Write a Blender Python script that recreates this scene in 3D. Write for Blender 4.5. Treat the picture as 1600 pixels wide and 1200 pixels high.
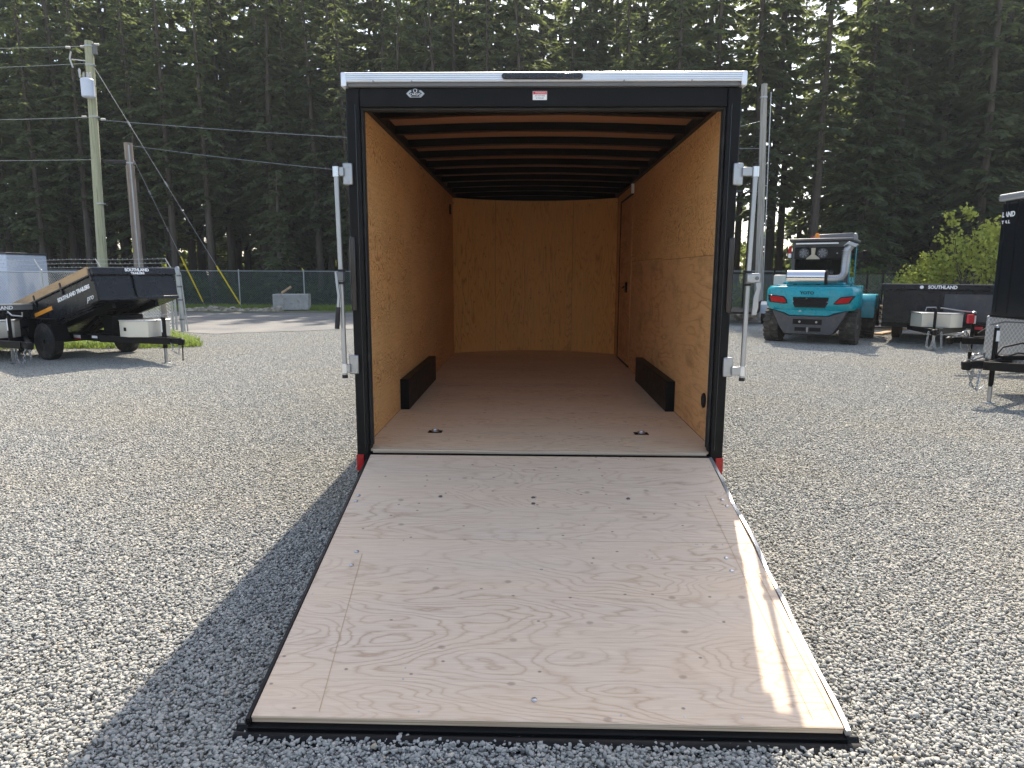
import bpy, math, random
import numpy as np
from mathutils import Vector, Matrix

for o in list(bpy.data.objects):
    bpy.data.objects.remove(o)
S = bpy.context.scene
COL = S.collection
PI = math.pi
rnd = random.Random(11)
nr = np.random.RandomState(7)

# ------------------------------------------------------------------ camera
YAW, PITCH, ROLL = 0.0252, 0.1595, 0.0037
cp, sp, cy_, sy_ = math.cos(PITCH), math.sin(PITCH), math.cos(YAW), math.sin(YAW)
fwd = Vector((-sy_*cp, cy_*cp, -sp)); rgt = Vector((cy_, sy_, 0)); upv = rgt.cross(fwd)
r2 = rgt*math.cos(ROLL) + upv*math.sin(ROLL); u2 = upv*math.cos(ROLL) - rgt*math.sin(ROLL)
cam = bpy.data.cameras.new('camera')
cam.sensor_width = 36; cam.lens = 36*1076.4/1600; cam.clip_end = 2000; cam.clip_start = .05
camo = bpy.data.objects.new('camera', cam); COL.objects.link(camo)
M = Matrix.Identity(4)
for i, v in enumerate((r2, u2, -fwd)):
    for k in range(3): M[k][i] = v[k]
M.translation = Vector((-0.071, -4.723, 1.815))
camo.matrix_world = M
S.camera = camo

# ------------------------------------------------------------------ sky, sun, exposure
SUN = Vector((0.157, 0.89, 1.0)).normalized()
SUN_EL = math.asin(SUN.z); SUN_AZ = math.atan2(SUN.x, SUN.y)
world = bpy.data.worlds.new('World'); S.world = world; world.use_nodes = True
wn = world.node_tree.nodes; wl = world.node_tree.links
sky = wn.new('ShaderNodeTexSky'); sky.sky_type = 'NISHITA'; sky.sun_disc = False
sky.sun_elevation = SUN_EL; sky.sun_rotation = SUN_AZ
sky.air_density = 1.0; sky.dust_density = 2.0; sky.ozone_density = 1.0
hs = wn.new('ShaderNodeHueSaturation'); hs.inputs['Saturation'].default_value = .74
wl.new(sky.outputs[0], hs.inputs['Color']); wl.new(hs.outputs[0], wn['Background'].inputs[0]); wn['Background'].inputs[1].default_value = 0.145
sun = bpy.data.lights.new('sun', 'SUN'); sun.energy = 4.1; sun.angle = math.radians(.55); sun.color = (1, .905, .76)
suno = bpy.data.objects.new('sun', sun); COL.objects.link(suno)
suno.rotation_euler = SUN.to_track_quat('Z', 'Y').to_euler()
S.view_settings.view_transform = 'Standard'; S.view_settings.look = 'None'
S.view_settings.gamma = 1; S.view_settings.exposure = 1.1
S.cycles.max_bounces = 12; S.cycles.diffuse_bounces = 9; S.cycles.transparent_max_bounces = 16
S.cycles.sample_clamp_indirect = 6

# ------------------------------------------------------------------ mesh helpers
class MB:
    def __init__(self): self.v = []; self.f = []; self.mi = []; self.cur = 0
    def add(self, vs, fs):
        b = len(self.v); self.v += [tuple(q) for q in vs]
        self.f += [tuple(b+i for i in q) for q in fs]; self.mi += [self.cur]*len(fs); return self
    def box(self, x0, x1, y0, y1, z0, z1, R=None):
        vs = [(x, y, z) for z in (z0, z1) for y in (y0, y1) for x in (x0, x1)]
        if R is not None: vs = [tuple(R @ Vector(q)) for q in vs]
        return self.add(vs, [(0, 2, 3, 1), (4, 5, 7, 6), (0, 1, 5, 4), (2, 6, 7, 3), (0, 4, 6, 2), (1, 3, 7, 5)])
    def cbox(self, c, s, R=None):
        x, y, z = c; a, b, d = s[0]/2, s[1]/2, s[2]/2
        if R is not None:
            R = Matrix.Translation(Vector(c)) @ R.to_4x4()
            return self.box(-a, a, -b, b, -d, d, R)
        return self.box(x-a, x+a, y-b, y+b, z-d, z+d)
    def tube(self, pts, r, n=10, cap=True, r1=None):
        pts = [Vector(q) for q in pts]; N = len(pts)
        d0 = (pts[1]-pts[0]).normalized()
        a = d0.orthogonal().normalized(); vs = []; fs = []
        for i, q in enumerate(pts):
            d = (pts[min(i+1, N-1)]-pts[max(i-1, 0)]).normalized()
            a = (a - d*a.dot(d)).normalized(); b = d.cross(a)
            rr = r if r1 is None else r+(r1-r)*i/(N-1)
            for k in range(n):
                t = 2*PI*k/n; vs.append(q + a*(rr*math.cos(t)) + b*(rr*math.sin(t)))
        for i in range(N-1):
            for k in range(n):
                k2 = (k+1) % n; fs.append((i*n+k, i*n+k2, (i+1)*n+k2, (i+1)*n+k))
        if cap: fs.append(tuple(range(n-1, -1, -1))); fs.append(tuple(range((N-1)*n, N*n)))
        return self.add(vs, fs)
    def prism(self, prof, axis, a, b):
        n = len(prof); vs = []
        for t in (a, b):
            for (p, q) in prof:
                vs.append({'x': (t, p, q), 'y': (p, t, q), 'z': (p, q, t)}[axis])
        fs = [tuple(range(n)), tuple(range(2*n-1, n-1, -1))]
        for i in range(n):
            j = (i+1) % n; fs.append((i, i+n, j+n, j))
        return self.add(vs, fs)
    def lathe(self, prof, n, axis, c):
        # prof: (t along axis, r)
        vs = []; fs = []
        for (t, r) in prof:
            for k in range(n):
                w = 2*PI*k/n; a, b = r*math.cos(w), r*math.sin(w)
                p = {'x': (t, a, b), 'y': (a, t, b), 'z': (a, b, t)}[axis]
                vs.append((p[0]+c[0], p[1]+c[1], p[2]+c[2]))
        m = len(prof)
        for i in range(m-1):
            for k in range(n):
                k2 = (k+1) % n; fs.append((i*n+k, i*n+k2, (i+1)*n+k2, (i+1)*n+k))
        fs.append(tuple(range(n))); fs.append(tuple(range((m-1)*n, m*n)))
        return self.add(vs, fs)
    def ring(self, c, R, r, normal='z', N=16, n=6, a0=0, a1=2*PI, sx=1):
        pts = []
        for k in range(N+1):
            t = a0+(a1-a0)*k/N; a, b = R*math.cos(t)*sx, R*math.sin(t)
            q = {'z': (a, b, 0), 'y': (a, 0, b), 'x': (0, a, b)}[normal]
            pts.append((c[0]+q[0], c[1]+q[1], c[2]+q[2]))
        return self.tube(pts, r, n, cap=(a1-a0 < 6.2))
    def build(self, name, mat, parent=None, smooth=False, bevel=0, seg=2, loc=None, rot=None):
        me = bpy.data.meshes.new(name)
        me.from_pydata(self.v, [], self.f); me.validate()
        ms = mat if isinstance(mat, (list, tuple)) else [mat]
        for m in ms: me.materials.append(m)
        if len(ms) > 1 and len(me.polygons) == len(self.mi): me.polygons.foreach_set('material_index', self.mi)
        import bmesh
        bm = bmesh.new(); bm.from_mesh(me); bmesh.ops.recalc_face_normals(bm, faces=bm.faces); bm.to_mesh(me); bm.free()
        if smooth:
            me.polygons.foreach_set('use_smooth', [True]*len(me.polygons))
            me.set_sharp_from_angle(angle=math.radians(38))
        me.update()
        o = bpy.data.objects.new(name, me); COL.objects.link(o)
        if parent: o.parent = parent
        if bevel:
            b = o.modifiers.new('b', 'BEVEL'); b.width = bevel; b.segments = seg; b.limit_method = 'ANGLE'; b.angle_limit = math.radians(40)
            b.harden_normals = False
            me.polygons.foreach_set('use_smooth', [True]*len(me.polygons)); me.set_sharp_from_angle(angle=math.radians(50))
        if loc: o.location = loc
        if rot: o.rotation_euler = rot
        return o

def tag(o, label=None, cat=None, group=None, kind=None):
    if label: o['label'] = label
    if cat: o['category'] = cat
    if group: o['group'] = group
    if kind: o['kind'] = kind
    return o
def thing(name, label, cat, loc=(0, 0, 0), rz=0, group=None):
    o = bpy.data.objects.new(name, None); COL.objects.link(o); o.location = loc; o.rotation_euler = (0, 0, rz)
    o.empty_display_size = .2
    return tag(o, label, cat, group)
def share(name, src, parent, loc=None, rot=None, scale=None):
    o = src.copy(); o.name = name; COL.objects.link(o); o.parent = parent
    if loc is not None: o.location = loc
    if rot is not None: o.rotation_euler = rot
    if scale is not None: o.scale = scale
    return o
def copy_tree(o, parent=None):
    c = o.copy(); COL.objects.link(c); c.parent = parent
    for ch in list(o.children): copy_tree(ch, c)
    return c
def fastmesh(name, V, F, mat, parent=None, smooth=False):
    me = bpy.data.meshes.new(name); k = F.shape[1]
    me.vertices.add(len(V)); me.vertices.foreach_set('co', np.asarray(V, dtype=np.float32).ravel())
    me.loops.add(F.size); me.loops.foreach_set('vertex_index', F.astype(np.int32).ravel())
    me.polygons.add(len(F)); me.polygons.foreach_set('loop_start', np.arange(0, F.size, k, dtype=np.int32))
    me.materials.append(mat); me.update(calc_edges=True)
    if smooth: me.polygons.foreach_set('use_smooth', [True]*len(F))
    o = bpy.data.objects.new(name, me); COL.objects.link(o)
    if parent: o.parent = parent
    return o
def text(body, size, mat, parent, loc, rot, name='lettering', bold=.0, ext=.002, sx=1, shear=0):
    cu = bpy.data.curves.new('t', 'FONT'); cu.body = body; cu.size = size; cu.extrude = ext; cu.offset = bold
    cu.align_x = 'CENTER'; cu.align_y = 'CENTER'; cu.shear = shear; cu.resolution_u = 3
    t = bpy.data.objects.new('t', cu); COL.objects.link(t)
    dg = bpy.context.evaluated_depsgraph_get()
    me = bpy.data.meshes.new_from_object(t.evaluated_get(dg)); bpy.data.objects.remove(t)
    me.materials.clear(); me.materials.append(mat)
    o = bpy.data.objects.new(name, me); COL.objects.link(o); o.parent = parent
    o.location = loc; o.rotation_euler = rot; o.scale = (sx, 1, 1)
    return o

# ------------------------------------------------------------------ materials
class NT:
    def __init__(self, name):
        self.m = bpy.data.materials.new(name); self.m.use_nodes = True
        self.t = self.m.node_tree; self.n = self.t.nodes; self.l = self.t.links
        self.b = self.n['Principled BSDF']; self.out = self.n['Material Output']
    def node(self, ty, **kw):
        x = self.n.new(ty)
        for k, v in kw.items():
            if hasattr(x, k): setattr(x, k, v)
        return x
    def link(self, a, b): self.l.new(a, b)
    def coord(self, which='Object'): return self.node('ShaderNodeTexCoord').outputs[which]
    def pos(self): return self.node('ShaderNodeNewGeometry').outputs['Position']
    def mapping(self, v, scale=(1, 1, 1), rot=(0, 0, 0), loc=(0, 0, 0)):
        m = self.node('ShaderNodeMapping'); m.inputs['Scale'].default_value = scale; m.inputs['Rotation'].default_value = rot
        m.inputs['Location'].default_value = loc; self.link(v, m.inputs[0]); return m.outputs[0]
    def noise(self, v, scale, detail=3, rough=.55, dist=0, dim='3D', w=None):
        x = self.node('ShaderNodeTexNoise'); x.noise_dimensions = dim
        x.inputs['Scale'].default_value = scale; x.inputs['Detail'].default_value = detail
        x.inputs['Roughness'].default_value = rough; x.inputs['Distortion'].default_value = dist
        self.link(v, x.inputs['Vector'])
        if w is not None: self.link(w, x.inputs['W'])
        return x.outputs['Fac']
    def voro(self, v, scale, out='Distance', rnd_=1, feature='F1'):
        x = self.node('ShaderNodeTexVoronoi'); x.feature = feature; x.inputs['Scale'].default_value = scale
        x.inputs['Randomness'].default_value = rnd_; self.link(v, x.inputs['Vector']); return x.outputs[out]
    def ramp(self, fac, stops, interp='LINEAR'):
        x = self.node('ShaderNodeValToRGB'); r = x.color_ramp; r.interpolation = interp
        while len(r.elements) < len(stops): r.elements.new(.5)
        for e, (p, c) in zip(r.elements, stops):
            e.position = p; e.color = (c, c, c, 1) if isinstance(c, (int, float)) else (*c, 1)
        self.link(fac, x.inputs[0]); return x.outputs[0]
    def mix(self, fac, a, b, mode='MIX'):
        x = self.node('ShaderNodeMix'); x.data_type = 'RGBA'; x.blend_type = mode
        for s, v in ((x.inputs[0], fac), (x.inputs[6], a), (x.inputs[7], b)):
            if isinstance(v, (int, float)): s.default_value = v if s == x.inputs[0] else (v, v, v, 1)
            elif isinstance(v, tuple): s.default_value = (*v, 1)
            else: self.link(v, s)
        return x.outputs[2]
    def math(self, op, a, b=None, c=None, clamp=False):
        x = self.node('ShaderNodeMath'); x.operation = op; x.use_clamp = clamp
        for i, v in enumerate((a, b, c)):
            if v is None: continue
            if isinstance(v, (int, float)): x.inputs[i].default_value = v
            else: self.link(v, x.inputs[i])
        return x.outputs[0]
    def bump(self, h, strength=.3, dist=.01):
        x = self.node('ShaderNodeBump'); x.inputs['Strength'].default_value = strength; x.inputs['Distance'].default_value = dist
        self.link(h, x.inputs['Height']); self.link(x.outputs[0], self.b.inputs['Normal']); return x
    def set(self, color=None, rough=None, metal=None, spec=None):
        for k, v in (('Base Color', color), ('Roughness', rough), ('Metallic', metal), ('Specular IOR Level', spec)):
            if v is None: continue
            if isinstance(v, (int, float)): self.b.inputs[k].default_value = v
            elif isinstance(v, tuple): self.b.inputs[k].default_value = (*v, 1)
            else: self.link(v, self.b.inputs[k])
        return self.m

def paint(name, col, rough=.35, metal=0, var=.12, scale=3, dirt=None, bump=0, spec=.5):
    t = NT(name); v = t.coord(); n = t.noise(v, scale, 5, .6)
    c = t.mix(t.ramp(n, [(.3, 0.), (.7, 1.)]), tuple(x*(1-var) for x in col), tuple(min(1, x*(1+var)) for x in col))
    if dirt:
        d = t.ramp(t.noise(v, scale*2.3, 6, .65), [(.52, 0.), (.72, 1.)]); c = t.mix(t.math('MULTIPLY', d, dirt[1]), c, dirt[0])
    r = t.math('MULTIPLY_ADD', t.noise(v, scale*4, 4), .25, rough-.12)
    t.set(c, r, metal, spec)
    if bump: t.bump(t.noise(v, 60, 3), bump, .002)
    return t.m

def wood(name, base, line, au, av, tint=(1, 1, 1), freq=34, su=.9, sv=3.6, knots=1., contrast=.55, rough=.62, football=True, dirt=.0):
    """rotary-cut fir plywood: au / av name the axes along and across the grain"""
    t = NT(name); co = t.coord(); sep = t.node('ShaderNodeSeparateXYZ'); t.link(co, sep.inputs[0])
    oi = t.node('ShaderNodeObjectInfo'); ax = {'x': 0, 'y': 1, 'z': 2}
    cmb = t.node('ShaderNodeCombineXYZ'); t.link(sep.outputs[ax[au]], cmb.inputs[0]); t.link(sep.outputs[ax[av]], cmb.inputs[1])
    t.link(t.math('MULTIPLY', oi.outputs['Random'], 37.), cmb.inputs[2]); P = cmb.outputs[0]
    big = t.noise(t.mapping(P, (su, sv, 1)), 1, 2.5, .5, .35)
    warp = t.noise(t.mapping(P, (2.2, 9, 1)), 1, 4, .6)
    f = t.math('MULTIPLY_ADD', warp, .1, big)
    w = t.math('ABSOLUTE', t.math('SINE', t.math('MULTIPLY', f, freq)))
    lines = t.ramp(w, [(0, 1.), (.25, .5), (.65, .06), (1., 0.)])
    amp = t.ramp(t.noise(t.mapping(P, (.9, 2.2, 1), loc=(3, 8, 0)), 1, 3), [(.36, .12), (.62, 1.)])
    c = t.mix(t.math('MULTIPLY', t.math('MULTIPLY', lines, amp), contrast), base, line)
    fib = t.noise(t.mapping(P, (5, 190, 1)), 1, 4, .6)
    c = t.mix(t.math('MULTIPLY', t.ramp(fib, [(.35, 1.), (.62, 0.)]), .36), c, line)
    broad = t.ramp(t.noise(t.mapping(P, (.7, 3.0, 1), loc=(9, 1, 0)), 1, 4), [(.3, 0.), (.7, 1.)])
    c = t.mix(t.math('MULTIPLY', broad, .30), c, tuple(b*k for b, k in zip(base, (1.16, .98, .78))))
    # knots and pin knots
    kc = t.node('ShaderNodeCombineXYZ'); t.link(t.math('MULTIPLY_ADD', oi.outputs['Random'], 31., sep.outputs[ax[au]]), kc.inputs[0]); t.link(t.math('MULTIPLY_ADD', t.math('MULTIPLY', warp, .03), 1., sep.outputs[ax[av]]), kc.inputs[1])
    kp = t.mapping(kc.outputs[0], (1.0, 1.5, 1))
    for sc, rad, amt, pr in ((2.6, .075, .5, .30), (7.0, .032, .7, .17)):
        vx = t.node('ShaderNodeTexVoronoi'); vx.voronoi_dimensions = '2D'; vx.inputs['Scale'].default_value = sc; t.link(kp, vx.inputs['Vector'])
        pick = t.node('ShaderNodeSeparateColor'); t.link(vx.outputs['Color'], pick.inputs[0])
        on = t.math('LESS_THAN', pick.outputs[0], pr*knots)
        core = t.ramp(t.math('DIVIDE', vx.outputs['Distance'], sc*.001), [(0, 1.), (1, 0.)])
        d = t.math('DIVIDE', vx.outputs['Distance'], rad*(1 if sc < 5 else 1.1)*sc*.30)
        k = t.math('MULTIPLY', t.ramp(d, [(0, 1.), (.55, .8), (1., 0.)]), on)
        c = t.mix(t.math('MULTIPLY', k, amt), c, tuple(b*.22 for b in line) if sc > 5 else tuple(b*.5 for b in line))
    if dirt:
        dn = t.ramp(t.noise(t.mapping(P, (1.2, 2, 1), loc=(1, 4, 0)), 1.6, 5, .7), [(.5, 0.), (.7, 1.)])
        c = t.mix(t.math('MULTIPLY', dn, dirt), c, tuple(b*.55 for b in line))
    t.set(c, rough, 0, .3)
    t.bump(t.math('ADD', t.math('MULTIPLY', w, .3), fib), .12, .0015)
    return t.m

m_ramp_wood = wood('ramp_plywood', (.75, .60, .46), (.40, .25, .155), 'x', 'y', freq=82, su=.8, sv=2.9, contrast=.75, knots=1.1)
m_floor_wood = wood('floor_plywood', (.86, .69, .50), (.50, .31, .17), 'x', 'y', sv=6.5, freq=64, contrast=1.0, knots=.8)
m_wall_wood = wood('wall_plywood', (.82, .50, .22), (.34, .13, .035), 'y', 'z', freq=78, su=2.8, sv=3.0, contrast=1.25, knots=.35)
m_wall_smooth = wood('wall_plywood_lower', (.78, .47, .22), (.40, .17, .06), 'y', 'z', freq=26, su=.8, sv=3.4, contrast=.7, knots=1, dirt=.45)
m_front_wood = wood('front_plywood', (.84, .49, .17), (.42, .16, .035), 'z', 'x', freq=48, su=.7, sv=5.5, contrast=.85, knots=1.1)
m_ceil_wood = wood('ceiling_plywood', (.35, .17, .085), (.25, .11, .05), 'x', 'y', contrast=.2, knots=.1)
m_plank = wood('plank_wood', (.50, .35, .20), (.30, .19, .10), 'x', 'z', freq=22, su=.7, sv=6, contrast=.6, dirt=.4)
def plyedge():
    t = NT('plywood_edge'); v = t.coord()
    w = t.noise(t.mapping(v, (1.5, 420, 420)), 1, 2)
    t.set(t.mix(t.ramp(w, [(.4, 0.), (.6, 1.)]), (.42, .30, .20), (.74, .60, .45)), .8); return t.m
m_edge = plyedge()
m_black = paint('black_steel_paint', (.006, .006, .0065), .42, bump=.08, dirt=((.02, .02, .02), .3), spec=.16)
m_black_gloss = paint('black_body_paint', (.007, .009, .013), .16, var=.1)
m_bed = paint('dump_bed_black_paint', (.006, .008, .012), .28, dirt=((.03, .03, .03), .35), scale=1.5, spec=.3)
m_rubber = paint('black_rubber', (.016, .016, .017), .75, dirt=((.07, .065, .06), .5), bump=.2)
m_tyre = paint('tyre_rubber', (.022, .022, .022), .8, dirt=((.13, .115, .09), .75), bump=.3)
m_tyre_dirty = paint('dusty_tyre_rubber', (.045, .040, .034), .85, dirt=((.16, .135, .10), .8), bump=.3)
m_alu = paint('aluminium', (.62, .64, .67), .3, 1, var=.08, dirt=((.35, .36, .37), .3))
m_alu_trim = paint('aluminium_trim', (.74, .76, .80), .36, .75, var=.05)
m_zinc = paint('zinc_plated_steel', (.36, .37, .385), .34, .85, var=.12, bump=.06)
m_galv = paint('galvanised_steel', (.42, .44, .45), .45, .7, var=.15)
m_chrome = paint('polished_steel', (.78, .78, .78), .13, 1, var=.02)
m_toolbox = paint('aluminium_toolbox', (.64, .62, .54), .42, .35, var=.05)
m_white = paint('white_paint', (.78, .79, .80), .4, var=.03)
m_whitetxt = paint('white_vinyl', (.85, .86, .87), .5, var=.02)
m_wpanel = paint('white_trailer_skin', (.62, .68, .80), .35, var=.04, dirt=((.4, .42, .45), .25))
m_red = paint('red_plastic', (.45, .012, .015), .25)
m_redlens = paint('red_lens', (.42, .01, .012), .12, var=.2, scale=20)
m_redtxt = paint('red_vinyl', (.6, .03, .05), .5)
m_orange = paint('orange_vinyl', (.85, .33, .03), .4)
m_amber = paint('amber_lens', (.8, .25, .01), .15)
m_teal = paint('teal_paint', (.0, .30, .37), .28, var=.08, dirt=((.10, .16, .16), .3), scale=1.5)
m_dgrey = paint('dark_grey_paint', (.055, .057, .065), .45, dirt=((.15, .13, .11), .4))
m_mgrey = paint('grey_steel_paint', (.14, .145, .155), .4, dirt=((.2, .18, .15), .4))
m_lgrey = paint('pale_grey_plastic', (.55, .55, .53), .5)
m_beige = paint('beige_paint', (.42, .37, .27), .4)
m_concrete = paint('weathered_concrete', (.38, .37, .35), .9, var=.2, dirt=((.16, .15, .13), .7), bump=.5, scale=2)
m_yellow = paint('yellow_plastic', (.75, .60, .03), .45)
m_smoke = paint('smoked_lens', (.02, .016, .018), .12)
m_poleW = None
def woodpole(name, a, b):
    t = NT(name); v = t.coord(); n = t.noise(t.mapping(v, (14, 14, .5)), 1, 5, .65)
    c = t.mix(t.ramp(n, [(.3, 0.), (.7, 1.)]), a, b); cr = t.ramp(t.noise(t.mapping(v, (40, 40, .8)), 1, 3), [(.34, 1.), (.42, 0.)])
    t.set(t.mix(t.math('MULTIPLY', cr, .7), c, tuple(x*.3 for x in a)), .85); t.bump(n, .5, .01); return t.m
m_pole1 = woodpole('weathered_green_pole_wood', (.30, .31, .19), (.44, .44, .30))
m_pole2 = woodpole('brown_pole_wood', (.20, .15, .12), (.34, .29, .25))
m_pole3 = woodpole('grey_pole_wood', (.28, .26, .22), (.42, .41, .38))

def glass(name, col=(.5, .55, .55), alpha=.35):
    t = NT(name); g = t.node('ShaderNodeBsdfGlossy'); g.inputs['Roughness'].default_value = .03; g.inputs[0].default_value = (.9, .95, .95, 1)
    tr = t.node('ShaderNodeBsdfTransparent'); tr.inputs[0].default_value = (*col, 1)
    fr = t.node('ShaderNodeFresnel'); fr.inputs[0].default_value = 1.6
    mx = t.node('ShaderNodeMixShader'); t.link(fr.outputs[0], mx.inputs[0]); t.link(tr.outputs[0], mx.inputs[1]); t.link(g.outputs[0], mx.inputs[2])
    t.link(mx.outputs[0], t.out.inputs[0]); return t.m
m_glass = glass('cab_glass', (.30, .36, .36))

def leafmat(name, dark, light, trans, tw=.3, rough=.6):
    t = NT(name); g = t.node('ShaderNodeNewGeometry'); r = g.outputs['Random Per Island']
    big = t.noise(g.outputs['Position'], .35, 3); oi = t.node('ShaderNodeObjectInfo').outputs['Random']
    f = t.math('MULTIPLY_ADD', big, .6, t.math('MULTIPLY_ADD', r, .6, t.math('MULTIPLY', oi, .35)))
    c = t.ramp(f, [(.3, dark), (.95, light)])
    t.set(c, rough, 0, .25)
    tl = t.node('ShaderNodeBsdfTranslucent'); t.link(t.mix(.6, c, trans), tl.inputs[0])
    mx = t.node('ShaderNodeMixShader'); mx.inputs[0].default_value = tw
    t.link(t.b.outputs[0], mx.inputs[1]); t.link(tl.outputs[0], mx.inputs[2]); t.link(mx.outputs[0], t.out.inputs[0])
    return t.m
m_needle = leafmat('fir_needles', (.042, .070, .052), (.15, .18, .095), (.30, .36, .09), .45)
m_leaf = leafmat('bright_leaves', (.22, .27, .04), (.42, .45, .10), (.55, .60, .11), .45)
m_under = leafmat('undergrowth_leaves', (.03, .06, .02), (.10, .15, .03), (.20, .26, .05), .4)
m_grass = leafmat('grass_blades', (.07, .13, .025), (.20, .27, .06), (.35, .45, .08), .4)
def bark():
    t = NT('fir_bark'); v = t.coord(); n = t.noise(t.mapping(v, (9, 9, 1.2)), 1, 5, .65)
    t.set(t.mix(n, (.035, .028, .022), (.12, .10, .08)), .95); t.bump(n, .8, .03); return t.m
m_bark = bark()

# ground materials
def ground_mat():
    t = NT('gravel_ground'); p = t.pos()
    v1 = t.voro(p, 46, 'Color'); sc = t.node('ShaderNodeSeparateColor'); t.link(v1, sc.inputs[0])
    c = t.ramp(sc.outputs[0], [(0, (.24, .24, .23)), (.5, (.35, .345, .32)), (1, (.46, .445, .41))])
    edge = t.voro(p, 46, 'Distance'); c = t.mix(t.ramp(edge, [(.5, 0.), (.9, .6)]), c, (.10, .10, .095))
    big = t.noise(p, .5, 5, .6); c = t.mix(t.math('MULTIPLY', t.ramp(big, [(.4, 0.), (.7, 1.)]), .35), c, (.42, .385, .32))
    t.set(c, .95, 0, .2); t.bump(t.math('SUBTRACT', 1., edge), .8, .012); return t.m
m_ground = ground_mat()
def rockmat(name='crushed_rock', stops=None, tan=.45):
    t = NT(name); g = t.node('ShaderNodeNewGeometry'); r = g.outputs['Random Per Island']
    c = t.ramp(r, stops or [(0, (.20, .205, .20)), (.2, (.32, .325, .31)), (.5, (.41, .41, .385)), (.85, (.49, .48, .445)), (.985, (.56, .545, .50)), (1, (.44, .36, .27))])
    big = t.noise(g.outputs['Position'], .45, 4, .6)
    c = t.mix(t.math('MULTIPLY', t.ramp(big, [(.42, 0.), (.68, 1.)]), tan), c, (.46, .425, .355))
    sp_ = t.noise(g.outputs['Position'], 240, 3, .7)
    c = t.mix(.35, c, t.ramp(sp_, [(.3, (.12, .12, .12)), (.7, (.54, .53, .51))]), 'OVERLAY')
    t.set(c, .95, 0, .1); return t.m
m_rock = rockmat()
m_rubble = rockmat('rubble_rock', [(0, (.20, .17, .13)), (.5, (.36, .31, .24)), (1, (.50, .46, .39))], .2)
def asphalt():
    t = NT('road_asphalt'); p = t.pos(); n = t.noise(p, 30, 4, .7); b = t.noise(p, .6, 4)
    c = t.mix(t.ramp(n, [(.35, 0.), (.65, 1.)]), (.10, .10, .10), (.19, .19, .187))
    c = t.mix(t.math('MULTIPLY', t.ramp(b, [(.4, 0.), (.65, 1.)]), .4), c, (.30, .28, .25))
    t.set(c, .9); t.bump(n, .3, .01); return t.m
m_road = asphalt()
def verge():
    t = NT('verge_soil'); p = t.pos(); n = t.noise(p, 1.2, 5, .6); b = t.noise(p, 14, 4)
    c = t.mix(t.ramp(n, [(.4, 0.), (.6, 1.)]), (.17, .14, .10), (.07, .12, .03))
    c = t.mix(t.math('MULTIPLY', b, .5), c, (.10, .09, .06)); t.set(c, .95); t.bump(b, .6, .03); return t.m
m_verge = verge()
def floorm():
    t = NT('forest_floor'); p = t.pos(); n = t.noise(p, .8, 5, .6)
    t.set(t.mix(t.ramp(n, [(.4, 0.), (.65, 1.)]), (.07, .05, .03), (.09, .11, .03)), 1); t.bump(n, .5, .1); return t.m
m_forest = floorm()
def checker():
    t = NT('checker_plate_aluminium'); v = t.coord(); h = []
    for sgn in (1, -1):
        m = t.mapping(v, (1, 17, 17), (sgn*math.radians(45), 0, 0))
        h.append(t.voro(t.mapping(m, (1, 1, 2.6)), 1, 'Distance', 0))
    a = t.math('MINIMUM', h[0], h[1]); b = t.ramp(a, [(.14, 1.), (.30, 0.)])
    t.set(t.mix(b, (.40, .41, .42), (.75, .76, .78)), .3, .8); t.bump(b, .9, .004); return t.m
m_checker = checker()
def net():
    t = NT('green_privacy_net'); v = t.coord()
    t.set(t.mix(t.noise(v, 2, 4), (.012, .040, .030), (.03, .075, .05)), .8)
    tr = t.node('ShaderNodeBsdfTransparent'); mx = t.node('ShaderNodeMixShader'); mx.inputs[0].default_value = .45
    t.link(tr.outputs[0], mx.inputs[1]); t.link(t.b.outputs[0], mx.inputs[2]); t.link(mx.outputs[0], t.out.inputs[0]); return t.m
m_net = net()

# ------------------------------------------------------------------ ground, road, verge
def sheet(name, pts, z, mat, kind='structure'):
    mb = MB(); mb.add([(x, y, z) for x, y in pts], [tuple(range(len(pts)))]); o = mb.build(name, mat); o['kind'] = kind; return o
def ground_sheet():
    # fine grid near the yard, huge beyond; slight swells
    xs = np.concatenate([[-600, -200, -80], np.arange(-30, 26, .5), [60, 200, 600]])
    ys = np.concatenate([[-200, -40], np.arange(-8, 28, .5), [50, 200, 900]])
    X, Y = np.meshgrid(xs, ys); Z = -.030 + .010*np.sin(X*1.7+Y*.6)*np.sin(Y*1.3-X*.4) + .008*np.sin(X*3.1)*np.sin(Y*2.7+1)
    V = np.stack([X, Y, Z], -1).reshape(-1, 3); nx, ny = len(xs), len(ys)
    i, j = np.meshgrid(np.arange(nx-1), np.arange(ny-1)); a = (j*nx+i).ravel()
    F = np.stack([a, a+1, a+nx+1, a+nx], -1)
    o = fastmesh('ground', V, F, m_ground, smooth=True); o['kind'] = 'structure'
ground_sheet()
jit = lambda a: a+rnd.uniform(-.25, .25)
def poly_edge(pts, step=.6, amp=.18):
    out = []
    for (a, b), (c, d) in zip(pts[:-1], pts[1:]):
        n = max(1, int(math.hypot(c-a, d-b)/step))
        for k in range(n):
            t = k/n; out.append((a+(c-a)*t+rnd.uniform(-amp, amp), b+(d-b)*t+rnd.uniform(-amp, amp)))
    out.append(pts[-1]); return out
near_edge = poly_edge([(-40, 20.5), (-13, 17.3), (-9.5, 15.4), (-6.5, 17.0), (-2, 19), (4, 20.5)])
far_edge = poly_edge([(4, 27.5), (-5, 27.0), (-12, 26.4), (-40, 26)])
sheet('road', near_edge+far_edge, .012, m_road)
sheet('roadside_verge', poly_edge([(-40, 25.8), (-12, 26.2), (-5, 26.8), (3.8, 27.3)])+[(4, 34), (-40, 34)], .020, m_verge)
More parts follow.
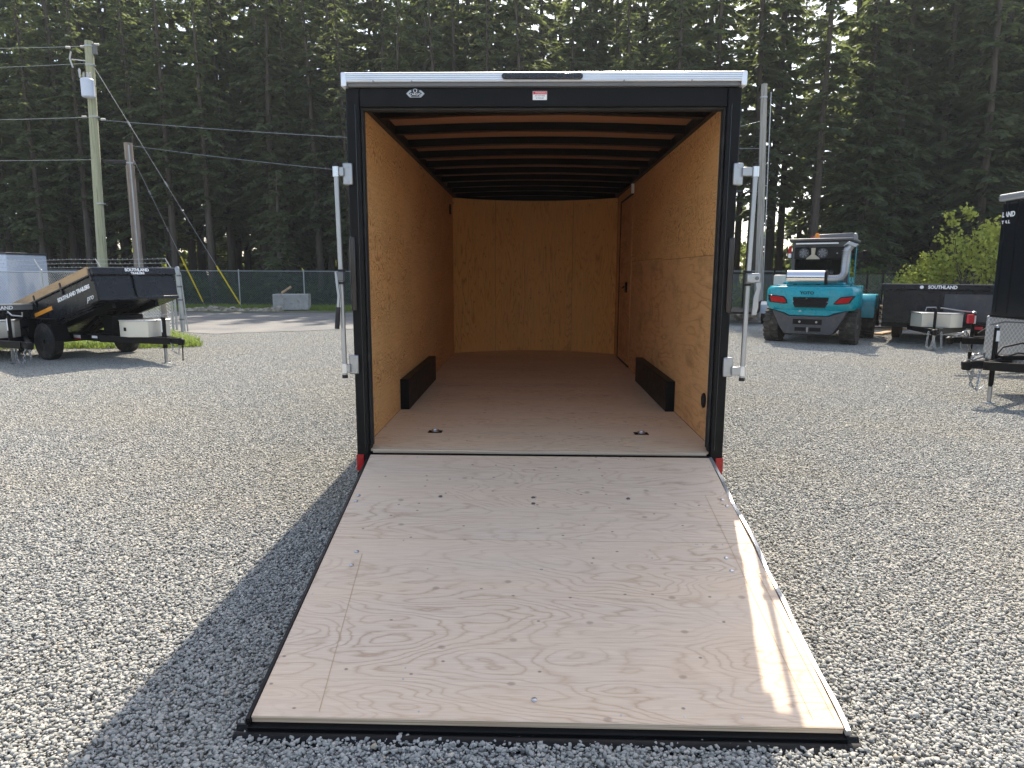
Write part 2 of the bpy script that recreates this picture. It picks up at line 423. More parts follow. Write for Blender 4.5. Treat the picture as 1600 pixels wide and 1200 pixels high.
sheet('forest_floor', [(-90, 33.4), (4, 33.4), (4, 28), (90, 28), (90, 160), (-90, 160)], .028, m_forest)

# ------------------------------------------------------------------ gravel (nobody could count it): tiles of real stones
def rock_tile(seed, n, s0=.0055, s1=.0138):
    R = np.random.RandomState(seed)
    t = (1+5**.5)/2
    ico = np.array([(-1, t, 0), (1, t, 0), (-1, -t, 0), (1, -t, 0), (0, -1, t), (0, 1, t), (0, -1, -t), (0, 1, -t), (t, 0, -1), (t, 0, 1), (-t, 0, -1), (-t, 0, 1)])/1.9
    fc = np.array([(0, 11, 5), (0, 5, 1), (0, 1, 7), (0, 7, 10), (0, 10, 11), (1, 5, 9), (5, 11, 4), (11, 10, 2), (10, 7, 6), (7, 1, 8), (3, 9, 4), (3, 4, 2), (3, 2, 6), (3, 6, 8), (3, 8, 9), (4, 9, 5), (2, 4, 11), (6, 2, 10), (8, 6, 7), (9, 8, 1)])
    P = ico[None]*R.uniform(.62, 1.2, (n, 12, 1)) + R.normal(0, .10, (n, 12, 3))
    sc = R.uniform(0, 1, n)**1.8*(s1-s0)+s0
    asp = np.stack([R.uniform(.8, 1.5, n), R.uniform(.7, 1.1, n), R.uniform(.45, .85, n)], -1)
    P = P*asp[:, None]*sc[:, None, None]
    tilt = R.uniform(-.6, .6, n); ct, st = np.cos(tilt), np.sin(tilt)
    x, z = P[..., 0]*ct[:, None]-P[..., 2]*st[:, None], P[..., 0]*st[:, None]+P[..., 2]*ct[:, None]; P[..., 0], P[..., 2] = x, z
    a = R.uniform(0, 2*PI, n); ca, sa = np.cos(a), np.sin(a)
    x, y = P[..., 0]*ca[:, None]-P[..., 1]*sa[:, None], P[..., 0]*sa[:, None]+P[..., 1]*ca[:, None]; P[..., 0], P[..., 1] = x, y
    C = np.stack([R.uniform(-.5, .5, n), R.uniform(-.5, .5, n), R.uniform(-.022, -.002, n) + sc*.1], -1)
    V = (P+C[:, None]).reshape(-1, 3); F = (fc[None]+(np.arange(n)*12)[:, None, None]).reshape(-1, 3)
    me = bpy.data.meshes.new('gravel_stones'); me.vertices.add(len(V)); me.vertices.foreach_set('co', V.astype(np.float32).ravel())
    me.loops.add(F.size); me.loops.foreach_set('vertex_index', F.astype(np.int32).ravel())
    me.polygons.add(len(F)); me.polygons.foreach_set('loop_start', np.arange(0, F.size, 3, dtype=np.int32))
    me.materials.append(m_rock); me.update(calc_edges=True); return me
def gravel():
    lib = bpy.data.collections.new('gravel_library')
    for k in range(3):
        lib.objects.link(bpy.data.objects.new('gravel_stones', rock_tile(50+k, 11500)))
    pts = []
    for yy in range(-5, 27):
        for xx in range(-26, 26):
            d = yy+4.7
            if d < .3 or abs(xx) > d*.82+2.5: continue
            if xx < 4 and yy > 17.5+(xx+6)*.22 + (2.5 if xx < -12 else 0): continue
            if abs(xx) < .7 and 1 < yy < 6: continue
            pts.append((xx, yy, 0.))
    me = bpy.data.meshes.new('gravel'); me.from_pydata(pts, [], [])
    o = bpy.data.objects.new('gravel', me); COL.objects.link(o); o['kind'] = 'stuff'
    o['label'] = 'light grey crushed rock gravel covering the yard'
    g = bpy.data.node_groups.new('gravel_scatter', 'GeometryNodeTree')
    g.interface.new_socket('Geometry', in_out='INPUT', socket_type='NodeSocketGeometry')
    g.interface.new_socket('Geometry', in_out='OUTPUT', socket_type='NodeSocketGeometry')
    N = g.nodes; L = g.links; gi = N.new('NodeGroupInput'); go = N.new('NodeGroupOutput')
    ci = N.new('GeometryNodeCollectionInfo'); ci.inputs['Collection'].default_value = lib; ci.inputs['Separate Children'].default_value = True; ci.inputs['Reset Children'].default_value = True
    ip = N.new('GeometryNodeInstanceOnPoints'); ip.inputs['Pick Instance'].default_value = True
    ri = N.new('FunctionNodeRandomValue'); ri.data_type = 'INT'; ri.inputs['Min'].default_value = 0; ri.inputs['Max'].default_value = 2
    rr = N.new('FunctionNodeRandomValue'); rr.data_type = 'INT'; rr.inputs['Min'].default_value = 0; rr.inputs['Max'].default_value = 3; rr.inputs['Seed'].default_value = 5
    mu = N.new('ShaderNodeMath'); mu.operation = 'MULTIPLY'; mu.inputs[1].default_value = PI/2
    cx = N.new('ShaderNodeCombineXYZ')
    L.new(gi.outputs[0], ip.inputs['Points']); L.new(ci.outputs[0], ip.inputs['Instance'])
    L.new([s for s in ri.outputs if s.type == 'INT'][0], ip.inputs['Instance Index'])
    L.new([s for s in rr.outputs if s.type == 'INT'][0], mu.inputs[0]); L.new(mu.outputs[0], cx.inputs[2]); L.new(cx.outputs[0], ip.inputs['Rotation'])
    L.new(ip.outputs[0], go.inputs[0])
    mo = o.modifiers.new('scatter', 'NODES'); mo.node_group = g
gravel()

# ------------------------------------------------------------------ shared builders
def wheel(parent, name, c, R, w, rimR, rim_mat, tyre_mat, lugs=0, rz=0, side=1):
    """axle along local x; side = which side shows the rim"""
    wd = MB(); h = w/2
    prof = [(-h*.82, rimR), (-h, rimR+.3*(R-rimR)), (-h*.95, R*.93), (-h*.72, R*.995), (h*.72, R*.995), (h*.95, R*.93), (h, rimR+.3*(R-rimR)), (h*.82, rimR)]
    wd.lathe(prof, 36, 'x', (0, 0, 0))
    if lugs:
        for k in range(lugs):
            a = 2*PI*k/lugs
            for s in (-1, 1):
                A = Matrix.Rotation(a+(.5 if s > 0 else 0)*2*PI/lugs, 4, 'X')
                wd.box(min(s*.04*w, s*h*.98), max(s*.04*w, s*h*.98), -.36*2*PI*R/lugs/1.2, .36*2*PI*R/lugs/1.2, R*.94, R*1.045, A)
    else:
        for k in range(44):
            A = Matrix.Rotation(2*PI*k/44, 4, 'X')
            for s in (-.66, -.24, .24, .66):
                wd.box(s*h-.15*h, s*h+.15*h, -.018, .018, R*.97, R*1.012, A)
    t = wd.build(name, tyre_mat, parent, smooth=True, loc=c, rot=(0, 0, rz))
    rm = MB(); x = side*h
    rm.lathe([(x*.2, rimR*.98), (x*.80, rimR), (x*.84, rimR*.96), (x*.45, rimR*.86), (x*.35, rimR*.5), (x*.5, rimR*.42), (x*.5, .02)], 24, 'x', (0, 0, 0))
    rm.lathe([(x*.5, rimR*.22), (x*.95, rimR*.2), (x*.98, rimR*.1)], 12, 'x', (0, 0, 0))
    for k in range(6):
        a = 2*PI*k/6; rm.lathe([(x*.35, .014), (x*.6, .014)], 6, 'x', (0, math.cos(a)*rimR*.34, math.sin(a)*rimR*.34))
    r = rm.build('rim', rim_mat, t, smooth=True)
    return t
def chain(parent, pts, name='safety_chain', link=.042, r=.006, mat=None):
    pts = [Vector(p) for p in pts]; mb = MB(); L = sum((b-a).length for a, b in zip(pts[:-1], pts[1:])); n = max(3, int(L/(link*.8)))
    seg = 0; acc = 0
    for k in range(n):
        s = L*(k+.5)/n; q = 0
        for a, b in zip(pts[:-1], pts[1:]):
            l = (b-a).length
            if s <= q+l or b is pts[-1]: break
            q += l
        p = a+(b-a)*((s-q)/l); d = (b-a).normalized(); u = d.orthogonal().normalized()
        if k % 2: u = d.cross(u)
        ring = [p + d*(math.cos(t)*link*.55)+u*(math.sin(t)*link*.33) for t in [2*PI*i/8 for i in range(9)]]
        mb.tube(ring, r, 4, cap=False)
    return mb.build(name, mat or m_zinc, parent, smooth=True)
def sag(a, b, d, n=8):
    a = Vector(a); b = Vector(b); return [a+(b-a)*(k/n)+Vector((0, 0, -d*4*(k/n)*(1-k/n))) for k in range(n+1)]
def jack(parent, x, y, ztop, zlow=.0, zmid=.45, mat=None, foot=True, handle='up'):
    """tongue jack: square outer tube, inner drop leg, foot plate, crank"""
    j = MB(); j.box(x-.032, x+.032, y-.032, y+.032, zmid, ztop); o = j.build('jack', mat or m_black, parent, bevel=.004)
    k = MB(); k.box(x-.022, x+.022, y-.022, y+.022, zlow+.01, zmid); k.build('drop_leg', m_zinc, o, bevel=.003)
    if foot: MB().box(x-.075, x+.075, y-.05, y+.05, zlow, zlow+.012).build('foot_plate', m_zinc, o, bevel=.003)
    return o

# ------------------------------------------------------------------ MAIN ENCLOSED TRAILER
W = 1.285; ZS = .575; WI = 1.25
T = thing('enclosed_cargo_trailer', 'large black enclosed cargo trailer with open rear ramp and plywood interior, centre of the yard', 'cargo trailer')
LEN = 6.0
for s in (-1, 1):
    mb = MB(); mb.box(min(s*1.262, s*W), max(s*1.262, s*W), .06, LEN, .46, 3.0)
    mb.build('side_panel', m_black_gloss, T)
    # rear corner post with inner jamb
    mb = MB(); x0, x1 = sorted((s*1.195, s*1.285)); mb.box(x0, x1, -.012, .10, .42, 3.004)
    post = mb.build('corner_post', m_black, T, bevel=.008)
    x0, x1 = sorted((s*1.181, s*1.195)); MB().box(x0, x1, .015, .085, .60, 2.90).build('door_seal', m_rubber, T, bevel=.003)
    # seam line of folded post
    x0, x1 = sorted((s*1.222, s*1.226)); MB().box(x0, x1, -.015, -.010, .60, 2.9).build('post_fold', m_black_gloss, post)
    # pale edge trim of the wall lining
    x0, x1 = sorted((s*1.189, s*1.262)); MB().box(x0, x1, .104, .118, .60, 2.93).build('lining_edge', m_edge, T)
    # bottom of post: red lens, red reflector stays above the bumper end
    x0, x1 = sorted((s*1.235, s*1.288)); MB().box(x0, x1, -.022, -.0125, .425, .545).build('tail_lens', m_redlens, post, bevel=.003)
    x0, x1 = sorted((s*1.205, s*1.28)); MB().box(x0, x1, -.05, .05, .30, .42).build('bumper_end', m_black, T, bevel=.006)
    # tall smoked LED lamp on the post
    x0, x1 = sorted((s*1.248, s*1.287))
    mb = MB(); mb.box(x0, x1, -.034, -.0125, 1.555, 2.055)
    lamp = mb.build('tail_light', m_smoke, T, bevel=.012, seg=3)
    for k in range(11):
        MB().box(x0+.008, x1-.008, -.0365, -.0335, 1.59+k*.042, 1.612+k*.042).build('lens_segment', m_smoke, lamp)
# header
hdr = MB().box(-1.195, 1.195, -.010, .10, 2.885, 3.004).build('header', m_black, T, bevel=.006)
MB().box(-1.18, 1.18, .016, .085, 2.872, 2.885).build('header_seal', m_rubber, T, bevel=.002)
# ribbed aluminium roof trim
tr = MB()
prof = [(-.055, 3.028), (-.060, 3.034)]
for i in range(4):
    z = 3.036+i*.0125
    prof += [(-.060, z), (-.054, z+.002), (-.054, z+.0045), (-.060, z+.0065)]
prof += [(-.060, 3.083), (-.052, 3.088), (.30, 3.094), (.30, 3.06), (-.02, 3.028)]
tr.prism([(p, q) for p, q in prof], 'x', -1.297, 1.297)
tr.build('roof_trim', m_alu_trim, T)
MB().box(-1.262, 1.262, -.040, .06, 3.0045, 3.0275).build('roof_trim_lip', m_mgrey, T, bevel=.003)
for s in (-1, 1):
    x0, x1 = sorted((s*1.264, s*1.30)); MB().box(x0, x1, -.062, LEN, 3.0, 3.088).build('side_trim', m_alu_trim, T, bevel=.006)
for x in (-1.09, -.84, .52, .95):
    MB().ring((x, -.062, 3.030), .003, .004, 'y', 8, 4).build('trim_screw', m_zinc, T)
# roof skin: slightly crowned
rf = MB(); n = 12
vs = []; fs = []
for k in range(n+1):
    x = -1.27+2.54*k/n; z = 3.076+.016*math.cos(x/1.27*PI/2)
    for y in (.25, LEN): vs.append((x, y, z))
for k in range(n): fs.append((2*k, 2*k+1, 2*k+3, 2*k+2))
rf.add(vs, fs); rf.build('roof_skin', m_alu_trim, T)
# third brake lamp bar
mb = MB(); mb.prism([(-.262, 3.052), (-.25, 3.040), (.24, 3.038), (.256, 3.048), (.256, 3.066), (.24, 3.074), (-.25, 3.074), (-.262, 3.064)], 'y', -.082, -.061)
bl = mb.build('brake_light_bar', m_smoke, T, bevel=.004)
for k in range(9):
    x = -.22+k*.055; MB().box(x-.02, x+.02, -.085, -.0815, 3.048, 3.066).build('lamp_cell', m_black_gloss, bl)
# badge: hexagonal chrome plate with black crest
bd = MB(); bd.prism([(-.885, 2.966), (-.862, 2.987), (-.79, 2.987), (-.766, 2.966), (-.79, 2.943), (-.862, 2.943)], 'y', -.0165, -.0105)
badge = bd.build('badge', m_galv, T)
MB().prism([(-.868, 2.968), (-.852, 2.975), (-.85, 2.992), (-.82, 3.0), (-.80, 2.99), (-.798, 2.975), (-.784, 2.968), (-.80, 2.947), (-.852, 2.947)], 'y', -.0205, -.0167).build('badge_crest', m_black_gloss, badge)
text('CARGO', .020, m_whitetxt, badge, (-.826, -.0215, 2.960), (PI/2, 0, 0), 'badge_lettering', ext=.0005)
MB().ring((-.826, -.0208, 2.983), .011, .0022, 'y', 12, 4).build('badge_ring', m_alu, badge)
# warning sticker
st = MB().box(-.062, .030, -.0125, -.0102, 2.926, 2.980).build('sticker', m_whitetxt, T)
MB().box(-.060, .028, -.0135, -.0126, 2.960, 2.978).build('sticker_band', m_redtxt, st)
text('WARNING', .014, m_whitetxt, st, (-.012, -.0140, 2.969), (PI/2, 0, 0), 'sticker_heading', ext=.0003)
for k, s_ in enumerate(('DO NOT RIDE', 'IN TRAILER')):
    text(s_, .010, m_black, st, (-.016, -.0130, 2.951-.014*k), (PI/2, 0, 0), 'sticker_text', ext=.0003)
# floor: plywood sheets with seams
seams = [.028, 1.42, 2.64, 3.86, 5.08, 6.52]
for a, b in zip(seams[:-1], seams[1:]):
    MB().box(-WI, WI, a, b-.0025, ZS-.018, ZS).build('floor_panel', m_floor_wood, T, bevel=.0012, seg=1)
MB().box(-1.178, 1.178, .008, .0265, ZS-.03, ZS+.001).build('threshold', m_edge, T, bevel=.002)
for k in range(7):
    x = -1.05+k*.35; MB().lathe([(ZS+.001, .006), (ZS+.003, .004)], 8, 'z', (x, .014, 0)).build('threshold_screw', m_zinc, T)
MB().box(-1.2, 1.2, -.045, -.002, .30, .545).build('rear_sill', m_black, T, bevel=.004)
MB().box(-1.19, 1.19, 0.10, LEN, .40, .555).build('chassis', m_black, T)
# lined walls: sheets along each side
wy = [.12, 1.34, 2.56, 3.78, 4.40, 5.60]
for a, b in zip([.12, 2.20, 4.60], [2.20, 4.60, 6.0]):
    MB().box(-WI-.011, -WI, a, b-.003, ZS, 3.0).build('wall_panel', m_wall_wood, T, bevel=.001, seg=1)
for (a, b, z0, z1, m) in ((.12, 2.30, 1.95, 3.0, m_wall_wood), (2.30, 4.42, 1.97, 3.0, m_wall_wood), (.12, 2.30, ZS, 1.95, m_wall_smooth), (2.30, 4.42, ZS, 1.97, m_wall_smooth), (4.42, 5.60, 2.84, 3.0, m_wall_wood), (5.60, 6.0, ZS, 3.0, m_wall_wood)):
    MB().box(WI, WI+.011, a, b-.003, z0+.0015, z1-.0015).build('wall_panel', m, T, bevel=.001, seg=1)
# side door leaf, recessed in a black seal
dr = MB(); dr.box(WI-.002, WI+.010, 4.445, 5.575, ZS+.02, 2.815); door = dr.build('side_door', m_wall_smooth, T, bevel=.002)
sl = MB()
sl.box(WI-.012, WI+.011, 5.575, 5.60, ZS, 2.84); sl.box(WI-.012, WI+.011, 4.445, 5.575, 2.815, 2.84)
sl.box(WI-.012, WI+.010, 4.445, 5.575, ZS, ZS+.02); sl.build('door_frame', m_black, T)
MB().box(WI-.03, WI-.003, 4.74, 4.80, 1.56, 1.70).build('door_latch', m_black, door, bevel=.006)
MB().tube([(WI-.045, 4.77, 1.64), (WI-.045, 4.90, 1.62)], .011, 8).build('latch_lever', m_black, door, smooth=True)
MB().box(WI-.035, WI-.001, 4.37, 4.43, 2.83, 2.965).build('dome_switch', m_white, T, bevel=.006)
MB().box(-WI, -WI+.02, 5.52, 5.60, 2.66, 2.80).build('wall_switch', m_black, T, bevel=.004)
# round black inlet low on the right wall
ov = MB(); ov.ring((WI-.008, .41, .875), .046, .012, 'x', 20, 6, sx=.72); ovo = ov.build('power_inlet', m_black, T, smooth=True)
MB().lathe([(WI-.014, .034), (WI-.001, .034)], 20, 'x', (0, .41, .875)).build('inlet_cap', m_rubber, ovo)
# front wall: shallow curved nose in three sheets
def nose(x): return 5.98+.50*math.cos(x/1.25*PI/2)**.8
for a, b in ((-1.25, -.62), (-.62, .60), (.60, 1.25)):
    vs = []; fs = []; n = 8
    for k in range(n+1):
        x = a+(b-a-.003)*k/n; y = nose(max(-1.249, min(1.249, x)))
        vs += [(x, y, ZS), (x, y, 3.0), (x, y+.012, ZS), (x, y+.012, 3.0)]
    for k in range(n):
        i = 4*k; fs += [(i, i+1, i+5, i+4), (i+2, i+6, i+7, i+3), (i+1, i+3, i+7, i+5)]
    fs += [(0, 2, 3, 1), (4*n, 4*n+1, 4*n+3, 4*n+2)]
    mb = MB(); mb.add(vs, fs); mb.build('front_panel', m_front_wood, T, smooth=True)
mb = MB(); mb.add([(-1.25, 5.95, ZS-.02), (1.25, 5.95, ZS-.02), (1.25, 6.4, ZS-.02), (-1.25, 6.4, ZS-.02)], [(0, 1, 2, 3)]); 
# outer nose skin so that no light leaks round the lining
vs = []; fs = []; n = 16
for k in range(n+1):
    x = -1.285+2.57*k/n; y = nose(max(-1.249, min(1.249, x)))+.03
    vs += [(x, y, .45), (x, y, 3.05)]
for k in range(n): fs.append((2*k, 2*k+1, 2*k+3, 2*k+2))
MB().add(vs, fs).build('nose_skin', m_black_gloss, T, smooth=True)
MB().box(-1.28, 1.28, 5.9, 6.55, 3.05, 3.07).build('nose_cap', m_black_gloss, T)
vs = []; fs = []; n = 16
for k in range(n+1):
    x = -1.249+2.498*k/n; y = nose(x)-.004; vs += [(x, y-.03, 2.94), (x, y-.03, 3.03), (x, y, 2.94), (x, y, 3.03)]
for k in range(n):
    i = 4*k; fs += [(i, i+1, i+5, i+4), (i+2, i+6, i+7, i+3), (i+1, i+3, i+7, i+5), (i, i+4, i+6, i+2)]
MB().add(vs, fs).build('nose_rail', m_black, T)
# ceiling panels + roof bows (crowned)
def crown(x): return .030*math.cos(x/1.25*PI/2)
bows = [.70+.61*k for k in range(10)]
cl = [.02]+bows+[6.52]
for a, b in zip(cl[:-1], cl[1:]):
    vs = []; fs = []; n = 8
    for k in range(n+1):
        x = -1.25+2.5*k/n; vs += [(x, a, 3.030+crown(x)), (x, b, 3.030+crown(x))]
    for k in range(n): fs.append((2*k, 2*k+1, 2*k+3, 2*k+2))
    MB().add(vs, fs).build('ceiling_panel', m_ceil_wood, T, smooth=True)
for y in bows:
    vs = []; fs = []; n = 16
    for k in range(n+1):
        x = -1.24+2.48*k/n; z = 2.958+crown(x)*1.2; zt = 3.028+crown(x)
        w_ = .040+.010*math.sin(k*1.3+y*7)
        vs += [(x, y-w_, z), (x, y+w_, z), (x, y+.020, zt), (x, y-.020, zt)]
    for k in range(n):
        i = 4*k
        for q in range(4): fs.append((i+q, i+(q+1) % 4, i+4+(q+1) % 4, i+4+q))
    fs += [(0, 1, 2, 3), (4*n+3, 4*n+2, 4*n+1, 4*n)]
    MB().add(vs, fs).build('roof_bow', m_black, T)
for s in (-1, 1):
    x0, x1 = sorted((s*1.205, s*1.249)); MB().box(x0, x1, .1, 6.0, 2.945, 3.025).build('roof_rail', m_black, T, bevel=.004)
# wheel boxes
for s in (-1, 1):
    x0, x1 = sorted((s*1.168, s*1.2485)); MB().box(x0, x1, 1.46, 3.28, ZS+.001, ZS+.279).build('wheel_box', m_black, T, bevel=.003)
# recessed floor rings
for s in (-1, 1):
    x = s*.81; y = .575
    pan = MB(); pan.box(x-.055, x+.055, y-.040, y+.040, ZS+.0005, ZS+.004); po = pan.build('tie_down_plate', m_black, T, bevel=.0015, seg=1)
    MB().lathe([(ZS+.004, .034), (ZS+.0045, .030)], 20, 'z', (x, y, 0)).build('plate_recess', m_rubber, po)
    MB().ring((x, y, ZS+.011), .026, .007, 'z', 20, 8).build('ring', m_alu, po, smooth=True)
    MB().cbox((x, y-.022, ZS+.012), (.024, .012, .012)).build('ring_clip', m_zinc, po, bevel=.002)
# running gear below
for s in (-1, 1):
    for y in (2.0, 2.85):
        wheel(T, 'wheel', (s*1.12, y, .27), .27, .20, .15, m_mgrey, m_tyre, side=s)
MB().tube([(-1.1, 2.0, .37), (1.1, 2.0, .37)], .04, 8).build('axle', m_black, T)
MB().tube([(-1.1, 2.85, .37), (1.1, 2.85, .37)], .04, 8).build('axle', m_black, T)
# tongue in front of the nose (behind the body)
fr = MB(); fr.tube([(-.9, 6.2, .48), (0, 7.7, .48)], .05, 4); fr.tube([(.9, 6.2, .48), (0, 7.7, .48)], .05, 4); fr.build('tongue', m_black, T)
jack(T, 0, 7.35, .95, 0, .4)

# locking bars with brackets and handles
def lockbar(s):
    bx = 1.374 if s > 0 else -1.340; by = -.055
    b = MB(); lean = s*.012
    b.tube([(bx+lean, by, 2.50), (bx+lean*.3, by, 1.80), (bx, by, 1.12)], .0165, 14); bar = b.build('locking_bar', m_zinc, T, smooth=True)
    for z0, z1, zz in ((2.388, 2.528, 2.47), (1.122, 1.255, 1.165)):
        x0, x1 = sorted((s*1.248, s*1.312))
        k = MB(); k.box(x0, x1, -.046, -.013, z0, z1); br = k.build('bar_bracket', m_zinc, T, bevel=.008, seg=3)
        xa, xb = sorted((s*1.300, bx-s*.010)); MB().box(xa, xb, -.070, -.045, zz-.028, zz+.028).build('bracket_arm', m_zinc, br, bevel=.004)
        MB().lathe([(zz-.032, .0225), (zz+.032, .0225)], 14, 'z', (bx+(lean if zz > 2 else 0), by, 0)).build('bracket_sleeve', m_alu, br, smooth=True)
        for zq in (z0+.022, z1-.022):
            MB().lathe([(-.050, .009), (-.046, .009)], 8, 'y', ((x0+x1)/2, 0, zq)).build('bracket_bolt', m_zinc, br)
    for zz, h in ((2.512, .022), (1.108, .022)):
        MB().lathe([(zz-h/2, .020), (zz+h/2, .020)], 12, 'z', (bx+(lean if zz > 2 else 0), by, 0)).build('bar_cap', m_rubber, bar)
    # handle hub and lever
    for zq in (1.745, 1.828):
        MB().lathe([(zq-.008, .026), (zq+.008, .026)], 14, 'z', (bx, by, 0)).build('hub_collar', m_rubber, bar)
    return bar, bx, by
bar, bx, by = lockbar(-1)
MB().cbox((bx-.004, by-.02, 1.79), (.05, .04, .062)).build('handle_hub', m_mgrey, bar, bevel=.006)
MB().tube([(bx-.028, by-.03, 1.82), (bx-.022, by-.035, 1.74), (bx-.012, by-.04, 1.66), (bx-.018, by-.045, 1.58)], .011, 8).build('handle_lever', m_zinc, bar, smooth=True)
MB().tube([(bx-.018, by-.045, 1.585), (bx-.030, by-.048, 1.44)], .016, 10).build('handle_grip', m_rubber, bar, smooth=True)
bar, bx, by = lockbar(1)
MB().cbox((bx+.032, by-.02, 1.788), (.088, .022, .064)).build('handle_hub', m_zinc, bar, bevel=.01, seg=3)
MB().lathe([(by-.035, .013), (by-.031, .013)], 12, 'y', (bx+.052, 0, 1.788)).build('hub_rivet', m_mgrey, bar)
hl = MB(); pr_ = [(.045, 1.76), (.052, 1.72), (.036, 1.66), (.034, 1.60), (.030, 1.545), (.062, 1.545), (.072, 1.60), (.070, 1.66), (.080, 1.72), (.080, 1.76)]
hl.prism([(bx+a, b) for a, b in pr_], 'y', by-.034, by-.022); hl.build('handle_lever', m_zinc, bar, bevel=.003)
# small dark bracket box on the left flank, seen past the post
bxo = MB().box(-1.345, -1.287, .30, .36, 1.60, 1.76).build('side_latch_box', m_black, T, bevel=.004)
MB().box(-1.345, -1.287, .296, .30, 1.662, 1.672).build('box_strip', m_white, bxo)

# ---- ramp door
RT = math.atan2(.505, 2.17)
RL = 2.226
ramp = MB().box(-1.19, 1.19, -RL-.03, -.004, -.062, -.031).build('ramp_door', m_black, T, bevel=.003, loc=(0, -.06, .560), rot=(RT, 0, 0))
for a, b in ((-RL, -1.003), (-1.0, -.006)):
    MB().box(-1.177, 1.177, a, b, -.030, -.001).build('plywood_panel', [m_ramp_wood], ramp, bevel=.001, seg=1)
# raw edge of the sheet at the ramp's foot and side angles
MB().box(-1.176, 1.176, -RL-.0035, -RL-.0005, -.0295, -.002).build('plywood_end', m_edge, ramp)
MB().box(-1.195, -1.1785, -RL-.02, -.01, -.030, .0035).build('edge_angle', m_black, ramp, bevel=.002)
# wavy seal along the right edge
vs = []; fs = []; n = 60
for k in range(n+1):
    y = -RL-.02+(RL+.01)*k/n; u = k/n
    wv = .004*math.sin(u*23)+.010*math.exp(-((u-.55)/.09)**2)
    vs += [(1.1785+wv, y, .003), (1.196+wv, y, .006+.003*math.sin(u*40)), (1.203+wv, y, -.02), (1.1785+wv, y, -.02)]
for k in range(n):
    i = 4*k
    for q in range(4): fs.append((i+q, i+(q+1) % 4, i+4+(q+1) % 4, i+4+q))
fs += [(0, 1, 2, 3), (4*n+3, 4*n+2, 4*n+1, 4*n)]
MB().add(vs, fs).build('edge_seal', m_galv, ramp, smooth=True)
# foot: channel and flap
fl = MB(); fl.prism([(-RL-.006, -.034), (-RL-.018, -.032), (-RL-.030, -.046), (-RL-.045, -.040), (-RL-.066, -.044), (-RL-.100, -.058), (-RL-.060, -.075), (-RL-.006, -.066)], 'x', -1.235, 1.235)
fl.build('end_flap', m_black, ramp, bevel=.003)
MB().box(-1.2, 1.2, -.018, .030, -.016, -.004).build('hinge_leaf', m_black, ramp, bevel=.002)
MB().tube([(-1.19, .022, -.022), (1.19, .022, -.022)], .013, 8).build('hinge_pin', m_black, ramp, smooth=True)
first = None
for x, y in ((-1.135, -.55), (-1.135, -.615), (-1.01, -1.13), (-1.01, -1.25), (-.04, -.55), (-.04, -.62), (1.13, -.55), (1.14, -.62), (1.0, -1.14), (1.0, -1.25), (-.04, -2.12), (-.62, -.55), (.55, -.55)):
    if first is None:
        first = MB().lathe([(-.001, .0125), (.0012, .0125), (.003, .006)], 14, 'z', (0, 0, 0)).build('carriage_bolt', m_zinc, ramp, smooth=True, loc=(x, y, 0))
    else: share('carriage_bolt', first, ramp, (x, y, 0))
for (xa, ya, xb, yb) in ((-.975, -1.15, -.91, -2.2), (1.035, -.5, 1.07, -2.19), (1.13, -1.25, 1.155, -2.19)):
    MB().add([(xa-.0012, ya, .0006), (xa+.0012, ya, .0006), (xb+.0012, yb, .0006), (xb-.0012, yb, .0006)], [(0, 1, 2, 3)]).build('pencil_line', m_plank, ramp)
sc0 = None
for k in range(34):
    x = rnd.choice((-1.15, 1.15, 0, -.6, .6)) if k < 16 else rnd.uniform(-1.15, 1.15); y = rnd.uniform(-2.19, -.03) if k < 16 else rnd.choice((-2.19, -.04, -1.02))
    if sc0 is None: sc0 = MB().lathe([(-.0008, .0045), (.0004, .0045)], 8, 'z', (0, 0, 0)).build('screw_head', m_galv, ramp, loc=(x, y, 0))
    else: share('screw_head', sc0, ramp, (x, y, 0))

